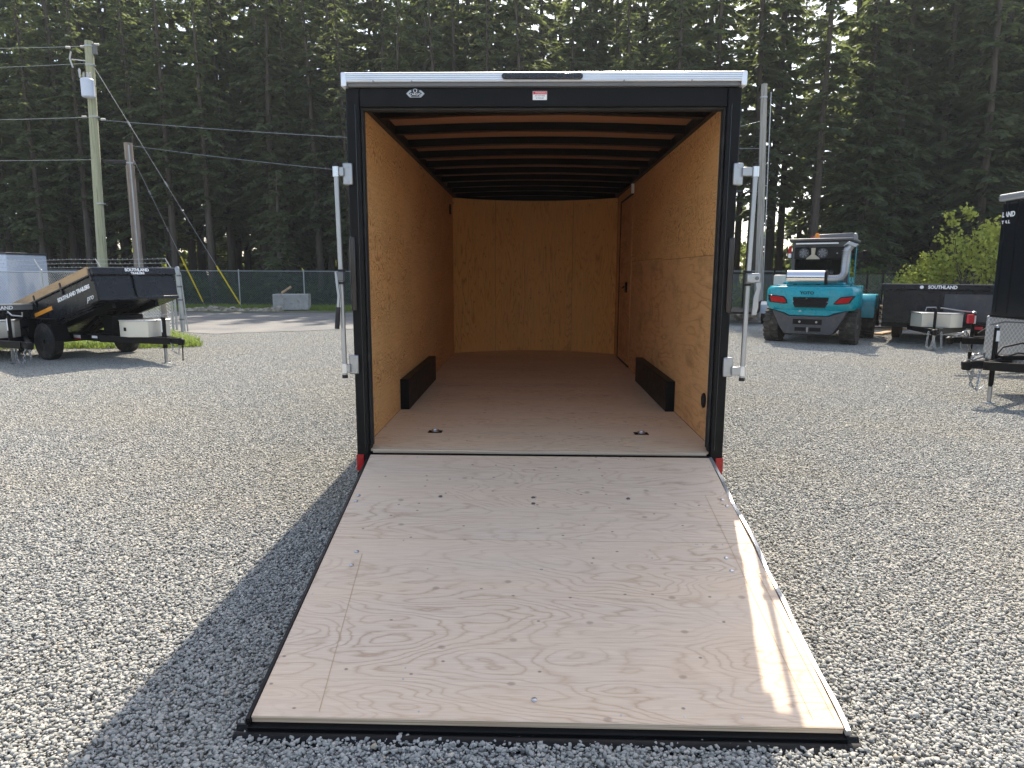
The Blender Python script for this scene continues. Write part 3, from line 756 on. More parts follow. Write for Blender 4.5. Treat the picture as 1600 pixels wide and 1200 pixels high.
# ------------------------------------------------------------------ TREES
def rot_z(v, a):
    c, s = np.cos(a), np.sin(a); return np.stack([v[..., 0]*c-v[..., 1]*s, v[..., 0]*s+v[..., 1]*c, v[..., 2]], -1)
def conifer_meshes(seed, H, base, R, whorl=.42, per=5, top=None, droop=.32, tr=.22, stubs=40, fine=1.):
    g = np.random.RandomState(seed); lean = g.normal(0, .006, 2)
    # trunk with dead stubs
    mb = MB(); mb.tube([(lean[0]*z*z/8, lean[1]*z*z/8, z) for z in np.linspace(-.3, H, 10)], tr, 9, r1=.03)
    for k in range(stubs):
        z = g.uniform(.8, base+3); a = g.uniform(0, 2*PI); L = g.uniform(.4, 1.6)
        mb.tube([(0, 0, z), (math.cos(a)*L*.6, math.sin(a)*L*.6, z-.02*L), (math.cos(a)*L, math.sin(a)*L, z-.22*L)], .022, 3, cap=False, r1=.006)
    V = []; F = []; n0 = 0
    z = base; sticks = []
    while z < H-.2:
        t = (z-base)/(H-base)
        prof = (1-t)**.8*min(1, .55+t*3.0)
        k = max(3, int(per*(.7+.5*(1-t)))); a0 = g.uniform(0, 2*PI)
        for i in range(k):
            if g.rand() < .16: continue
            az = a0+2*PI*i/k+g.normal(0, .25); L = max(.35, R*prof*g.uniform(.4, 1.25)); z0 = z+g.uniform(-.25, .25)
            rise = g.uniform(-.22, .22)+.35*t
            ns = max(6, int(L*14*fine)); s = np.sort(g.uniform(.12, 1., ns))
            d = np.array([math.cos(az), math.sin(az), 0.])
            side = np.array([-math.sin(az), math.cos(az), 0.])
            P = d*(s*L)[:, None]; P[:, 2] = z0+L*(rise*s-droop*s*s)
            sticks.append((z0, az, L, rise))
            for sg in (-1, 1, 0):
                ln = (.24+.34*(1-s)*min(1, L/2))*g.uniform(.5, 1.3, ns)
                if sg == 0: ln = ln*.6
                ang = g.uniform(.5, 1.1, ns)*sg
                dv = d[None]*np.cos(ang)[:, None]+side[None]*np.sin(ang)[:, None]
                dv[:, 2] += g.uniform(-.75, -.05, ns)
                wd = ln*g.uniform(.16, .30, ns)
                up = np.stack([g.normal(0, .5, ns), g.normal(0, .5, ns), np.ones(ns)], -1)
                lat = np.cross(dv, up); lat /= np.linalg.norm(lat, axis=1, keepdims=True)
                A = P; B = P+dv*(ln*.5)[:, None]+lat*wd[:, None]; C = P+dv*ln[:, None]; D = P+dv*(ln*.5)[:, None]-lat*wd[:, None]
                V.append(np.stack([A, B, C, D], 1).reshape(-1, 3))
        z += whorl*g.uniform(.7, 1.3)
    V = np.concatenate(V); V[:, :2] += np.outer(V[:, 2]**2/8, lean)
    for z0, az, L, rise in sticks[::2]:
        mb.tube([(0, 0, z0), (math.cos(az)*L*.5, math.sin(az)*L*.5, z0+L*(rise*.5-droop*.25)), (math.cos(az)*L*.9, math.sin(az)*L*.9, z0+L*(rise*.9-droop*.8))], .03, 3, cap=False, r1=.008)
    F = np.arange(len(V)).reshape(-1, 4)
    return mb, V, F
protos = []
def make_conifer(seed, **kw):
    mb, V, F = conifer_meshes(seed, **kw)
    r = thing('conifer_tree', 'tall dark conifer standing in the dense forest behind the yard fences', 'tree', group='conifers of the forest behind the yard')
    mb.build('trunk', m_bark, r, smooth=True)
    fastmesh('crown', V, F, m_needle, r)
    return r
specs = [dict(H=20, base=3.6, R=2.9, fine=1.25), dict(H=19, base=2.4, R=3.0, fine=1.25), dict(H=22, base=4.8, R=2.8, fine=1.2), dict(H=21, base=3.2, R=3.4, whorl=.5, fine=1.25), dict(H=18, base=1.4, R=2.9, fine=1.2), dict(H=23, base=7, R=2.9, tr=.26, whorl=.5)]
protos = [make_conifer(100+i, **s) for i, s in enumerate(specs)]
placed = {}
def plant(i, x, y, H, label=None, group='conifers of the forest behind the yard', wide=1.):
    if i not in placed: r = protos[i]; placed[i] = 1
    else: r = copy_tree(protos[i])
    k = H/specs[i]['H']; r.location = (x, y, 0); r.scale = (k*wide, k*wide, k); r.rotation_euler = (0, 0, rnd.uniform(0, 6.28))
    if label: r['label'] = label; r['group'] = group
    return r
tr_rows = [(36, 2.7), (39.5, 2.6), (43.5, 2.8), (48, 2.9), (53, 3.0), (59, 3.3), (66, 3.8), (73, 4.5)]
for y0, dx in tr_rows:
    half = (y0+5)*.80
    x = -half-2 + rnd.uniform(0, dx)
    while x < half+2:
        y = y0+rnd.uniform(-1.5, 1.5)
        # thinner stand of bare trunks right of the big trailer, where the sky shows through
        px = 800+1076*(x+.025*y)/(y+4.7)
        thin = 1060 < px < 1300
        gap = rnd.random()
        if thin and (gap < .5 or y0 in (39.5, 48)): x += dx*rnd.uniform(.8, 1.2); continue
        if not thin and gap < .10: x += dx*rnd.uniform(.6, 1.2); continue
        Hmax = (y-15.5)*1.02 if px < 1000 else (y-13)*1.1
        H = min(Hmax, 34)*rnd.uniform(.86, 1.0)
        if thin: i = rnd.choice((2, 5, 5)); H *= 1.0
        elif px < 430: i = rnd.choice((0, 2, 2, 5, 3))
        elif px < 1060: i = rnd.choice((0, 1, 3, 2))
        else: i = rnd.choice((0, 1, 3, 4, 1))
        plant(i, x, y, H)
        x += dx*rnd.uniform(.75, 1.25)
# individual trees one can pick out
big = make_conifer(300, H=17, base=.6, R=3.9, whorl=.36, per=6, stubs=0, droop=.28)
big.location = (19.0, 36.0, 0); tag(big, 'broad dark spruce with branches down to the ground behind the teal forklift', 'tree'); del big['group']; big.name = 'spruce_tree'
big2 = make_conifer(301, H=18, base=3.2, R=4.6, whorl=.55, per=5, stubs=10, droop=.22)
big2.location = (31.5, 34.0, 0); tag(big2, 'open paler fir with long drooping boughs at the right edge of the forest', 'tree'); del big2['group']; big2.name = 'fir_tree'
small = make_conifer(302, H=7.5, base=.4, R=1.7, whorl=.3, per=6, stubs=0, droop=.2)
small.location = (-14.6, 35.5, 0); tag(small, 'young conifer at the front of the forest left of the big trailer', 'tree'); del small['group']; small.name = 'young_conifer_tree'

# deciduous shrubs
def shrub(name, label, loc, blobs, nleaf, mat, size=.11, cat='shrub', stems=6, seed=1, group=None):
    g = np.random.RandomState(seed); r = thing(name, label, cat, loc, group=group)
    mb = MB(); top = max(b[2] for b in blobs)
    Vs = []
    for (bx, by, bz, br) in blobs:
        n = int(nleaf*br**2/sum(b[3]**2 for b in blobs)); nc = max(4, int(n/26))
        dirs = g.normal(0, 1, (nc, 3)); dirs /= np.linalg.norm(dirs, axis=1, keepdims=True)
        cc = np.array([bx, by, bz])+dirs*(br*g.uniform(.35, 1.12, (nc, 1)))*np.array([1, 1, .85])
        k = g.randint(0, nc, n); P = cc[k]+g.normal(0, .13*br+.05, (n, 3))
        dv = g.normal(0, 1, (n, 3)); dv /= np.linalg.norm(dv, axis=1, keepdims=True); lt = np.cross(dv, g.normal(0, 1, (n, 3))); lt /= np.linalg.norm(lt, axis=1, keepdims=True)
        ln = size*g.uniform(.6, 1.3, (n, 1))
        Vs.append(np.stack([P, P+dv*ln*.5+lt*ln*.36, P+dv*ln, P+dv*ln*.5-lt*ln*.36], 1).reshape(-1, 3))
        for q in range(3):
            c = cc[g.randint(nc)]; mb.tube([(bx*.2, by*.2, 0), (bx*.7, by*.7, bz*.5), tuple(c)], .03, 4, cap=False, r1=.006)
    V = np.concatenate(Vs); V[:, 2] = np.maximum(V[:, 2], .02)
    mb.build('stems', m_bark, r)
    fastmesh('foliage', V, np.arange(len(V)).reshape(-1, 4), mat, r)
    return r
shrub('bright_shrub', 'low bright green shrub above the left end of the wide black dump trailer', (16.2, 24.5, 0), [(0, 0, 1.6, .8), (-.8, .1, 1.3, .7), (.7, 0, 1.8, .8), (.2, .2, 2.3, .5)], 4200, m_leaf, .12, seed=4)
shrub('leafy_shrub', 'tall loose yellow-green shrub behind the right end of the wide black dump trailer', (18.2, 23.6, 0), [(0, 0, 2.6, 1.2), (1.3, .2, 2.4, 1.2), (-1.2, .1, 2.6, .9), (.4, 0, 3.5, .8), (2.3, .3, 2.9, 1.2), (1.9, 0, 4.1, .7), (-1.7, 0, 3.9, .35), (-.9, .1, 4.2, .35), (.6, 0, 1.4, 1.1), (2.4, 0, 1.5, 1.1)], 6000, m_leaf, .16, seed=5)
shrub('fern_clump', 'dark arching fern clump beyond the picket fence right of the forklift', (12.6, 27.5, 0), [(0, 0, 1.6, .9), (1.2, 0, 1.3, .8)], 2200, m_under, .2, seed=6)
shrub('ivy_bush', 'dark green leafy bush between the forklift and the bright shrubs', (15.1, 28.0, 0), [(0, 0, 1.2, 1.2), (1.6, .3, 1.0, 1.1), (-1.6, .3, 1.5, .8)], 3600, m_under, .16, seed=9)
def scatter_leaves(name, label, n, region, hz, mat, size, seed):
    g = np.random.RandomState(seed); x0, x1, y0, y1 = region
    nc = int(n/60); C = np.stack([g.uniform(x0, x1, nc), g.uniform(y0, y1, nc), g.uniform(.1, hz, nc)*g.uniform(.3, 1, nc)], -1)
    P = C[g.randint(0, nc, n)]+g.normal(0, .32, (n, 3))*np.array([1.2, 1.2, .7]); P[:, 2] = np.abs(P[:, 2])+.03
    dv = g.normal(0, 1, (n, 3)); dv[:, 2] += .4; dv /= np.linalg.norm(dv, axis=1, keepdims=True); lt = np.cross(dv, g.normal(0, 1, (n, 3))); lt /= np.linalg.norm(lt, axis=1, keepdims=True)
    ln = size*g.uniform(.5, 1.4, (n, 1))
    V = np.stack([P, P+dv*ln*.5+lt*ln*.3, P+dv*ln, P+dv*ln*.5-lt*ln*.3], 1).reshape(-1, 3)
    o = fastmesh(name, V, np.arange(len(V)).reshape(-1, 4), mat); o['kind'] = 'stuff'; o['label'] = label; return o
scatter_leaves('undergrowth', 'low leafy undergrowth on the forest floor behind the green net fence', 30000, (-36, 2, 34.2, 52), 1.5, m_under, .22, 3)
scatter_leaves('undergrowth', 'low leafy undergrowth behind the dark picket fence on the right', 24000, (4, 42, 30.5, 46), 1.3, m_under, .22, 8)
scatter_leaves('sunlit_thicket', 'sunlit yellow-green thicket glimpsed far behind the trunks', 16000, (-66, 66, 74, 80), 7.5, m_leaf, .6, 12)
scatter_leaves('forest_thicket', 'dense dark mass of young conifers and branches deep in the forest', 34000, (-60, 62, 60, 73), 11, m_needle, .8, 13)

# grass in two patches
def grass(name, label, n, poly, h, seed, clump=0):
    g = np.random.RandomState(seed); P = []
    xs = [p[0] for p in poly]; ys = [p[1] for p in poly]
    def inside(x, y):
        c = False; j = len(poly)-1
        for i in range(len(poly)):
            if (poly[i][1] > y) != (poly[j][1] > y) and x < (poly[j][0]-poly[i][0])*(y-poly[i][1])/(poly[j][1]-poly[i][1])+poly[i][0]: c = not c
            j = i
        return c
    while len(P) < n:
        x, y = g.uniform(min(xs), max(xs)), g.uniform(min(ys), max(ys))
        if inside(x, y) and math.sin(x*3.1+y*1.2)*math.sin(y*4.3-x) > g.uniform(-1.2, .5): P.append((x, y, 0))
    P = np.array(P); a = g.uniform(0, 2*PI, n); hh = h*g.uniform(.35, 1.3, n)
    d = np.stack([np.cos(a), np.sin(a), np.zeros(n)], -1); w = .008+.01*g.rand(n)
    lt = np.stack([-np.sin(a), np.cos(a), np.zeros(n)], -1)*w[:, None]
    up = np.array([0, 0, 1.])
    m = P+d*(hh*.25)[:, None]+up*(hh*.65)[:, None]; t = P+d*(hh*.75)[:, None]+up*hh[:, None]
    V = np.stack([P-lt, P+lt, m+lt*.7, m-lt*.7, m-lt*.7, m+lt*.7, t+lt*.1, t-lt*.1], 1).reshape(-1, 3)
    o = fastmesh(name, V, np.arange(len(V)).reshape(-1, 4), m_grass); o['kind'] = 'stuff'; o['label'] = label
grass('grass', 'bright green grass strip under and behind the raised dump trailer', 26000, [(-17, 10.6), (-8.9, 11.5), (-8.1, 12.0), (-8.7, 13.0), (-10.2, 14.8), (-12.5, 16.8), (-19, 18.4)], .17, 3)
grass('grass', 'grass along the foot of the green net fence beyond the road', 22000, [(-26, 27.8), (-12, 28.0), (-8, 27.4), (4, 27.8), (4, 31), (-26, 31)], .20, 4)

# ------------------------------------------------------------------ FENCES
def mesh_wires(name, parent, L, z0, z1, step, r, mat):
    """woven diamonds in the local xz plane"""
    V = []; F = []; H = z1-z0; n = int((L+H)/step)
    def seg(a, b, y):
        a = np.array([a[0], y, a[1]]); b = np.array([b[0], y, b[1]]); d = b-a; d /= np.linalg.norm(d); p = np.array([-d[2], 0, d[0]])*r; q = np.array([0, r, 0])
        i = len(V); 
        for e in (a, b):
            V.extend([e+p, e+q*1., e-p, e-q*1.])
        for k in range(4): F.append((i+k, i+(k+1) % 4, i+4+(k+1) % 4, i+4+k))
    for k in range(n+1):
        s = k*step
        # rising
        x0, zz0 = s-H, z0; x1, zz1 = s, z1
        if x0 < 0: zz0 = z0-x0; x0 = 0
        if x1 > L: zz1 = z1-(x1-L); x1 = L
        if x1 > x0+.01: seg((x0, zz0), (x1, zz1), .004); seg((x0, z1-(zz0-z0)), (x1, z1-(zz1-z0)), -.004)
    return fastmesh(name, np.array(V), np.array(F), mat, parent)
def chainfence(name, label, a, b, H, mat_post=None, net_=False, step=.07, r=.0032, every=3.0, barb=False, rail=True, mid=False, group=None, mats=None):
    L = math.hypot(b[0]-a[0], b[1]-a[1]); rz = math.atan2(b[1]-a[1], b[0]-a[0])
    f = thing(name, label, 'fence', (a[0], a[1], 0), rz, group); mp = mat_post or m_galv
    n = max(1, round(L/every)); src = None
    for k in range(n+1):
        x = L*k/n
        if src is None:
            mb = MB(); mb.tube([(0, 0, -.1), (0, 0, H+.03)], .032, 10); mb.lathe([(H+.03, .037), (H+.05, .034), (H+.07, .012)], 10, 'z', (0, 0, 0))
            if barb: mb.tube([(0, 0, H+.02), (-.16, -.12, H+.42)], .014, 6)
            src = mb.build('post', mp, f, smooth=True, loc=(x, 0, 0))
        else: share('post', src, f, (x, 0, 0))
    if rail: MB().tube([(0, 0, H-.02), (L, 0, H-.02)], .021, 8).build('top_rail', mp, f, smooth=True)
    if mid: MB().tube([(0, 0, H*.55), (L, 0, H*.55)], .018, 8).build('middle_rail', mp, f, smooth=True)
    mesh_wires('wire_mesh', f, L, .04, H-.03, step, r, m_mgrey if net_ else m_galv)
    if net_:
        m = MB(); n2 = int(L/.7)+1; vs = []; fs = []
        for k in range(n2+1):
            x = L*k/n2; o_ = .02+.02*math.sin(k*2.1)
            vs += [(x, o_+.03, .05), (x, o_, H-.07+.02*math.sin(k*1.3))]
        for k in range(n2): fs.append((2*k, 2*k+2, 2*k+3, 2*k+1))
        m.add(vs, fs); m.build('privacy_net', m_net, f, smooth=True)
    if barb:
        for q in range(3):
            t = .3+.33*q; z = H+.02+.40*t; x_ = -.16*t; y_ = -.12*t
            mb = MB(); mb.tube([(x_+L*k/24, y_, z-.025*math.sin((k % 8)/8*PI)) for k in range(25)], .006, 4, cap=False)
            k = .2
            while k < L:
                for an in (.6, 2.2):
                    c, s = math.cos(an)*.03, math.sin(an)*.03; mb.tube([(x_+k-c, y_, z-s), (x_+k+c, y_, z+s)], .004, 3, cap=False)
                k += .24
            mb.build('barbed_wire', m_galv, f)
    return f
chainfence('chain_link_fence', 'galvanised chain-link fence topped with barbed wire behind the raised dump trailer', (-23.5, 22.3), (-11.2, 16.75), 1.82, barb=True, step=.10, r=.005, mid=False)
gate = chainfence('chain_link_gate', 'swung-back chain-link gate leaf leaning on the gate post left of the road', (-12.95, 16.1), (-10.95, 16.05), 1.78, step=.10, r=.005, every=2.0, mid=True)
gp = thing('gate_post', 'thick galvanised gate post with ball cap at the left edge of the road', 'post', (-10.72, 16.2, 0))
MB().tube([(0, 0, -.1), (-.05, 0, 1.90)], .068, 16).build('pipe', m_galv, gp, smooth=True)
MB().lathe([(1.88, .075), (1.93, .07), (1.98, .03)], 14, 'z', (-.05, 0, 0)).build('cap', m_zinc, gp, smooth=True)
for z in (.35, .95, 1.35, 1.68):
    MB().lathe([(z, .078), (z+.05, .078)], 14, 'z', (-.02, 0, 0)).build('hinge_band', m_mgrey, gp)
MB().tube([(.14, .02, -.1), (.02, .02, 1.8)], .02, 8).build('brace_rod', m_galv, gp, smooth=True)
wp = thing('wooden_post', 'short weathered timber post beside the gate post', 'post', (-11.05, 15.75, 0))
MB().tube([(0, 0, -.1), (.02, 0, .65), (-.01, 0, 1.25)], .085, 12, r1=.075).build('timber', m_pole2, wp, smooth=True)
chainfence('net_fence', 'chain-link fence with dark green privacy net along the far side of the road', (-36.0, 30.4), (-2.0, 33.2), 1.9, net_=True, step=.12, r=.004, every=3.4)
chainfence('net_fence', 'continuation of the green netted fence seen between the big trailer and the forklift', (4.5, 33.5), (18, 36.0), 2.0, net_=True, step=.12, r=.004, every=3.2)
# dark picket fence on the right
def picket(a, b, H=1.95, step=.62):
    L = math.hypot(b[0]-a[0], b[1]-a[1]); rz = math.atan2(b[1]-a[1], b[0]-a[0])
    f = thing('picket_fence', 'black steel picket fence along the right rear of the yard', 'fence', (a[0], a[1], 0), rz)
    src = None; n = int(L/step)
    for k in range(n+1):
        if src is None: src = MB().box(-.028, .028, -.028, .028, -.05, H).build('picket', m_black, f, loc=(0, 0, 0))
        else: share('picket', src, f, (k*L/n, 0, 0), scale=(1, 1, 1+rnd.uniform(-.01, .02)))
    for z in (.35, H-.12): MB().box(0, L, -.018, .018, z, z+.04).build('rail', m_black, f)
    mesh_wires('wire_mesh', f, L, .04, H-.15, .12, .0035, m_galv)
picket((7.2, 25.6), (25, 24.4))

# ------------------------------------------------------------------ UTILITY POLES AND WIRES
p1 = thing('utility_pole', 'tall greenish wooden utility pole with a grey transformer, behind the raised dump trailer', 'utility pole', (-17.96, 24, 0))
MB().tube([(0, 0, -.3), (.14, 0, 5.4), (.30, 0, 10.85)], .20, 16, r1=.155).build('pole', m_pole1, p1, smooth=True)
tf = MB(); tf.lathe([(8.62, .20), (8.66, .24), (9.22, .24), (9.27, .25), (9.32, .22), (9.36, .10)], 20, 'z', (.36, -.42, 0)); tfo = tf.build('transformer', m_wpanel, p1, smooth=True)
for dx in (-.12, .02, .14):
    mb = MB()
    for q in range(4): mb.lathe([(9.36+q*.05, .035), (9.385+q*.05, .05), (9.40+q*.05, .03)], 10, 'z', ((.36+dx), -.42, 0))
    mb.build('bushing', m_lgrey, tfo, smooth=True)
MB().box(.12, .50, -.25, -.10, 9.10, 9.16).build('bracket', m_galv, p1); MB().box(.12, .50, -.25, -.10, 8.72, 8.78).build('bracket', m_galv, p1)
mb = MB(); mb.tube([(.26, 0, 10.1), (-.42, -.05, 10.16)], .022, 6); mb.tube([(-.42, -.05, 10.45), (-.50, -.05, 10.2), (-.40, -.05, 9.85)], .03, 8); mb.build('cutout_switch', m_lgrey, p1, smooth=True)
mb = MB(); mb.lathe([(9.45, .03), (9.75, .045), (9.8, .02)], 8, 'z', (-.12, -.1, 0)); mb.build('arrester', m_lgrey, p1, smooth=True)
MB().box(.42, .56, -.05, .12, 10.35, 10.75).build('bracket', m_mgrey, p1, bevel=.02)
for z in (10.62, 10.02-.1, 7.95, 4.55): MB().lathe([(z, .19), (z+.05, .19)], 14, 'z', (.30-(10.85-z)*.015, 0, 0)).build('band', m_galv, p1)
for (x, y, z) in ((.05, 0, 10.64), (-.55, 0, 10.62), (-.15, 0, 7.98), (.62, 0, 7.88), (.62, 0, 10.72)):
    mb = MB()
    for q in range(4): mb.lathe([(x-.1+q*.05, .02), (x-.085+q*.05, .055), (x-.06+q*.05, .02)], 8, 'x', (0, y, z))
    mb.build('insulator', m_lgrey, p1, smooth=True)
p2 = thing('utility_pole', 'short brown wooden pole beside the taller greenish utility pole', 'utility pole', (-16.92, 25, 0))
MB().tube([(0, 0, -.3), (-.06, 0, 7.15)], .19, 14, r1=.165).build('pole', m_pole2, p2, smooth=True)
MB().tube([(-.95, -.2, 6.35), (-.1, -.1, 6.35)], .10, 10).build('cable_closure', m_rubber, p2, smooth=True)
MB().lathe([(6.3, .2), (6.36, .2)], 14, 'z', (-.05, 0, 0)).build('band', m_galv, p2)
MB().tube([(.10, -.16, -.1), (.04, -.14, 7.05)], .028, 6).build('conduit', m_galv, p2, smooth=True)
p3 = thing('utility_pole', 'grey weathered wooden pole just right of the big open trailer', 'utility pole', (9.0, 23, 0))
MB().tube([(0, 0, -.3), (-.13, 0, 4.5), (-.28, 0, 8.9)], .155, 14, r1=.115).build('pole', m_pole3, p3, smooth=True)
MB().tube([(.13, -.09, 0), (-.03, -.07, 8.6)], .018, 6).build('ground_wire', m_galv, p3)
MB().lathe([(8.4, .14), (8.45, .14)], 12, 'z', (-.27, 0, 0)).build('band', m_galv, p3)
def wire(label, a, b, s, r=.014, n=24, mat=None):
    o = MB().tube(sag(a, b, s, n), r*.65, 5, cap=False).build('overhead_wire', mat or m_galv); return tag(o, label, 'wire')
wire('topmost overhead wire running left from the top of the tall utility pole', (-17.8, 24, 10.66), (-42, 26, 11.7), .25, .013)
wire('second overhead wire just below the topmost one, left of the tall pole', (-17.8, 24, 10.02), (-42, 26, 10.7), .3, .012)
wire('overhead wire left of the tall pole below its transformer', (-17.85, 24, 7.97), (-42, 26, 8.5), .2, .015)
wire('lowest overhead wire left of the tall pole', (-17.9, 24, 4.62+1.7), (-42, 26, 6.9), .15, .013)
wire('overhead wire from the tall pole to behind the big trailer', (-17.6, 24, 7.88), (9.0, 23.2, 6.6), .28, .016)
wire('lower overhead wire from the brown pole to behind the big trailer', (-16.9, 25, 7.05), (8.8, 23.2, 5.0), .40, .014)
wire('short cable bundle between the tall pole and the brown pole', (-17.75, 24, 6.35), (-17.0, 25, 6.35), .02, .03, 6, m_rubber)
wire('service wire meeting the grey pole right of the big trailer', (8.78, 23, 7.6), (2.0, 24, 6.7), .2, .012)
def guy(label, a, g, t0, t1):
    r = thing('guy_wire', label, 'guy wire', (g[0], g[1], 0)); a = Vector(a)-Vector((g[0], g[1], 0)); 
    MB().tube([(0, 0, 0), a], .011, 5).build('strand', m_galv, r)
    MB().tube([a*t0, a*t1], .034, 8).build('yellow_guard', m_yellow, r, smooth=True)
    for t in (.55, .78): MB().tube([a*t, a*(t+.02)], .04, 6).build('clamp', m_zinc, r)
guy('guy wire of the tall pole with a yellow guard before the green net fence', (-17.6, 24, 10.0), (-13.9, 28.4), .03, .21)
guy('guy wire of the brown pole with its yellow guard just right of the gate post', (-16.85, 25, 6.6), (-15.9, 28.8), .06, .38)

# ------------------------------------------------------------------ CONCRETE BLOCK, LOG, ROCKS
cb = thing('concrete_block', 'grey concrete barrier block with vertical streaks at the roadside', 'concrete block', (-11.45, 28.2, 0), math.radians(8))
mb = MB(); mb.box(-.82, .82, -.4, .4, .04, .80); mb.build('block', m_concrete, cb, bevel=.04, seg=2)
for k in range(7): MB().box(-.68+k*.22, -.655+k*.22, -.412, -.398, .1, .76).build('form_rib', m_concrete, cb)
MB().ring((.30, 0, .80), .11, .012, 'y', 12, 5, 0, PI).build('lifting_loop', m_black, cb)
tag(MB().tube([(-11.9, 28.1, .84), (-11.5, 28.3, 1.14)], .055, 8).build('log', m_plank, smooth=True), 'short split log propped on top of the concrete block', 'log')
def icosph(mb, c, s, g):
    t = (1+5**.5)/2
    ico = np.array([(-1, t, 0), (1, t, 0), (-1, -t, 0), (1, -t, 0), (0, -1, t), (0, 1, t), (0, -1, -t), (0, 1, -t), (t, 0, -1), (t, 0, 1), (-t, 0, -1), (-t, 0, 1)])/1.9
    fc = [(0, 11, 5), (0, 5, 1), (0, 1, 7), (0, 7, 10), (0, 10, 11), (1, 5, 9), (5, 11, 4), (11, 10, 2), (10, 7, 6), (7, 1, 8), (3, 9, 4), (3, 4, 2), (3, 2, 6), (3, 6, 8), (3, 8, 9), (4, 9, 5), (2, 4, 11), (6, 2, 10), (8, 6, 7), (9, 8, 1)]
    P = ico*g.uniform(.7, 1.2, (12, 1))*np.array([g.uniform(.8, 1.4), g.uniform(.8, 1.2), g.uniform(.5, .9)])*s + np.array(c)
    mb.add(P.tolist(), fc)
def rubble(name, label, n, x0, x1, y0, y1, hmax, s0, s1, seed):
    g = np.random.RandomState(seed); mb = MB()
    for k in range(n):
        x, y = g.uniform(x0, x1), g.uniform(y0, y1); v = 1-abs((y-y0)/(y1-y0)*2-1)
        icosph(mb, (x, y, g.uniform(0, hmax)*v*(.6+.4*math.sin(x*2))), g.uniform(s0, s1), g)
    o = mb.build(name, m_rubble); o['kind'] = 'stuff'; o['label'] = label
rubble('rubble', 'tan broken rock bank between the big trailer and the forklift', 620, 5.0, 12.5, 22.6, 25.0, .75, .08, .28, 3)
rubble('rubble', 'low gravel bank along the foot of the green net fence', 420, -16.5, -11.8, 27.2, 28.6, .22, .05, .16, 4)
rubble('rubble', 'heap of broken rock behind the picket fence near the bright shrub', 500, 12.5, 26, 26.0, 28.4, 1.5, .12, .34, 5)
# ------------------------------------------------------------------ LEFT DUMP TRAILER, bed raised (local x = forward, y = far side)
def dump_tongue(r, x0, xt, z, hw, mat=None):
    """A-frame rails from the bed to the coupler"""
    for s in (-1, 1):
        a = Vector((x0, s*hw, z)); b = Vector((xt-.12, s*.05, z)); d = (b-a); L = d.length; an = math.atan2(d.y, d.x)
        o = MB().box(0, L, -.035, .035, -.065, .065).build('tongue_rail', mat or m_black, r, bevel=.005, loc=a, rot=(0, 0, an))
    mb = MB(); mb.box(xt-.16, xt+.10, -.06, .06, z-.05, z+.06); mb.lathe([(z-.07, .06), (z+.03, .07), (z+.07, .035)], 12, 'z', (xt+.12, 0, 0))
    cpl = mb.build('coupler', m_black, r, bevel=.008)
    return cpl
def tool_chest(r, x0, x1, hw, z0, z1, logo=True):
    mb = MB(); mb.prism([(-hw*.55, x1), (hw*.55, x1), (hw, x0+(x1-x0)*.45), (hw, x0), (-hw, x0), (-hw, x0+(x1-x0)*.45)], 'z', z0, z1)
    mb.v = [(b, a, c) for a, b, c in mb.v]
    o = mb.build('tool_chest', m_toolbox, r, bevel=.006)
    lid = MB(); lid.prism([(-hw*.57, x1+.012), (hw*.57, x1+.012), (hw+.012, x0+(x1-x0)*.45), (hw+.012, x0-.01), (-hw-.012, x0-.01), (-hw-.012, x0+(x1-x0)*.45)], 'z', z1+.001, z1+.028)
    lid.v = [(b, a, c) for a, b, c in lid.v]; lid.build('chest_lid', m_alu, o, bevel=.006)
    return o
L1 = thing('dump_trailer', 'black dump trailer with its bed raised, wooden side boards and white lettering, on the left', 'dump trailer', (-9.67, 10.08, 0), -.479)
bw = .86; hx, hz, TL = -1.25, .42, .262; BL, BH = 3.25, .50
bed = bpy.data.objects.new('dump_bed', None); COL.objects.link(bed)
bedm = MB()
def slab(mb, x0, x1, y0, y1, z0, z1): mb.box(x0, x1, y0, y1, z0, z1)
slab(bedm, 0, BL, -bw, -bw+.03, 0, BH); slab(bedm, 0, BL, bw-.03, bw, 0, BH); slab(bedm, 0, BL, -bw+.03, bw-.03, 0, .04); slab(bedm, BL-.03, BL, -bw+.03, bw-.03, .04, BH+.10)
slab(bedm, 0, .03, -bw+.03, bw-.03, .04, BH)
bpy.data.objects.remove(bed)
bed = bedm.build('dump_bed', m_bed, L1, bevel=.006, loc=(hx, 0, hz), rot=(0, -TL, 0))
rib = MB()
for x in (.02, .85, 1.68, 2.5, BL-.06):
    for s in (-1, 1):
        y0, y1 = sorted((s*bw, s*(bw+.045))); rib.box(x, x+.06, y0, y1, .02, BH-.03)
rb_ = None
for x in (.02, 1.05, 2.1, BL-.065):
    for s in (-1, 1):
        y0, y1 = sorted((s*(bw+.001), s*(bw+.03)))
        MB().box(x, x+.05, y0, y1, BH-.10, BH+.14).build('stake_pocket', m_bed, bed, bevel=.004)
for s in (-1, 1):
    y0, y1 = sorted((s*(bw-.03), s*(bw+.035))); MB().box(0, BL, y0, y1, BH+.001, BH+.035).build('top_rail', m_bed, bed, bevel=.006)
    y0, y1 = sorted((s*(bw-.025), s*(bw+.015))); MB().box(.05, BL-.12, y0, y1, BH+.036, BH+.195).build('side_board', m_plank, bed, bevel=.004)
    MB().box(.1, BL-.2, min(s*.42, s*.50), max(s*.42, s*.50), -.11, -.002).build('bed_rail', m_black, bed, bevel=.004)
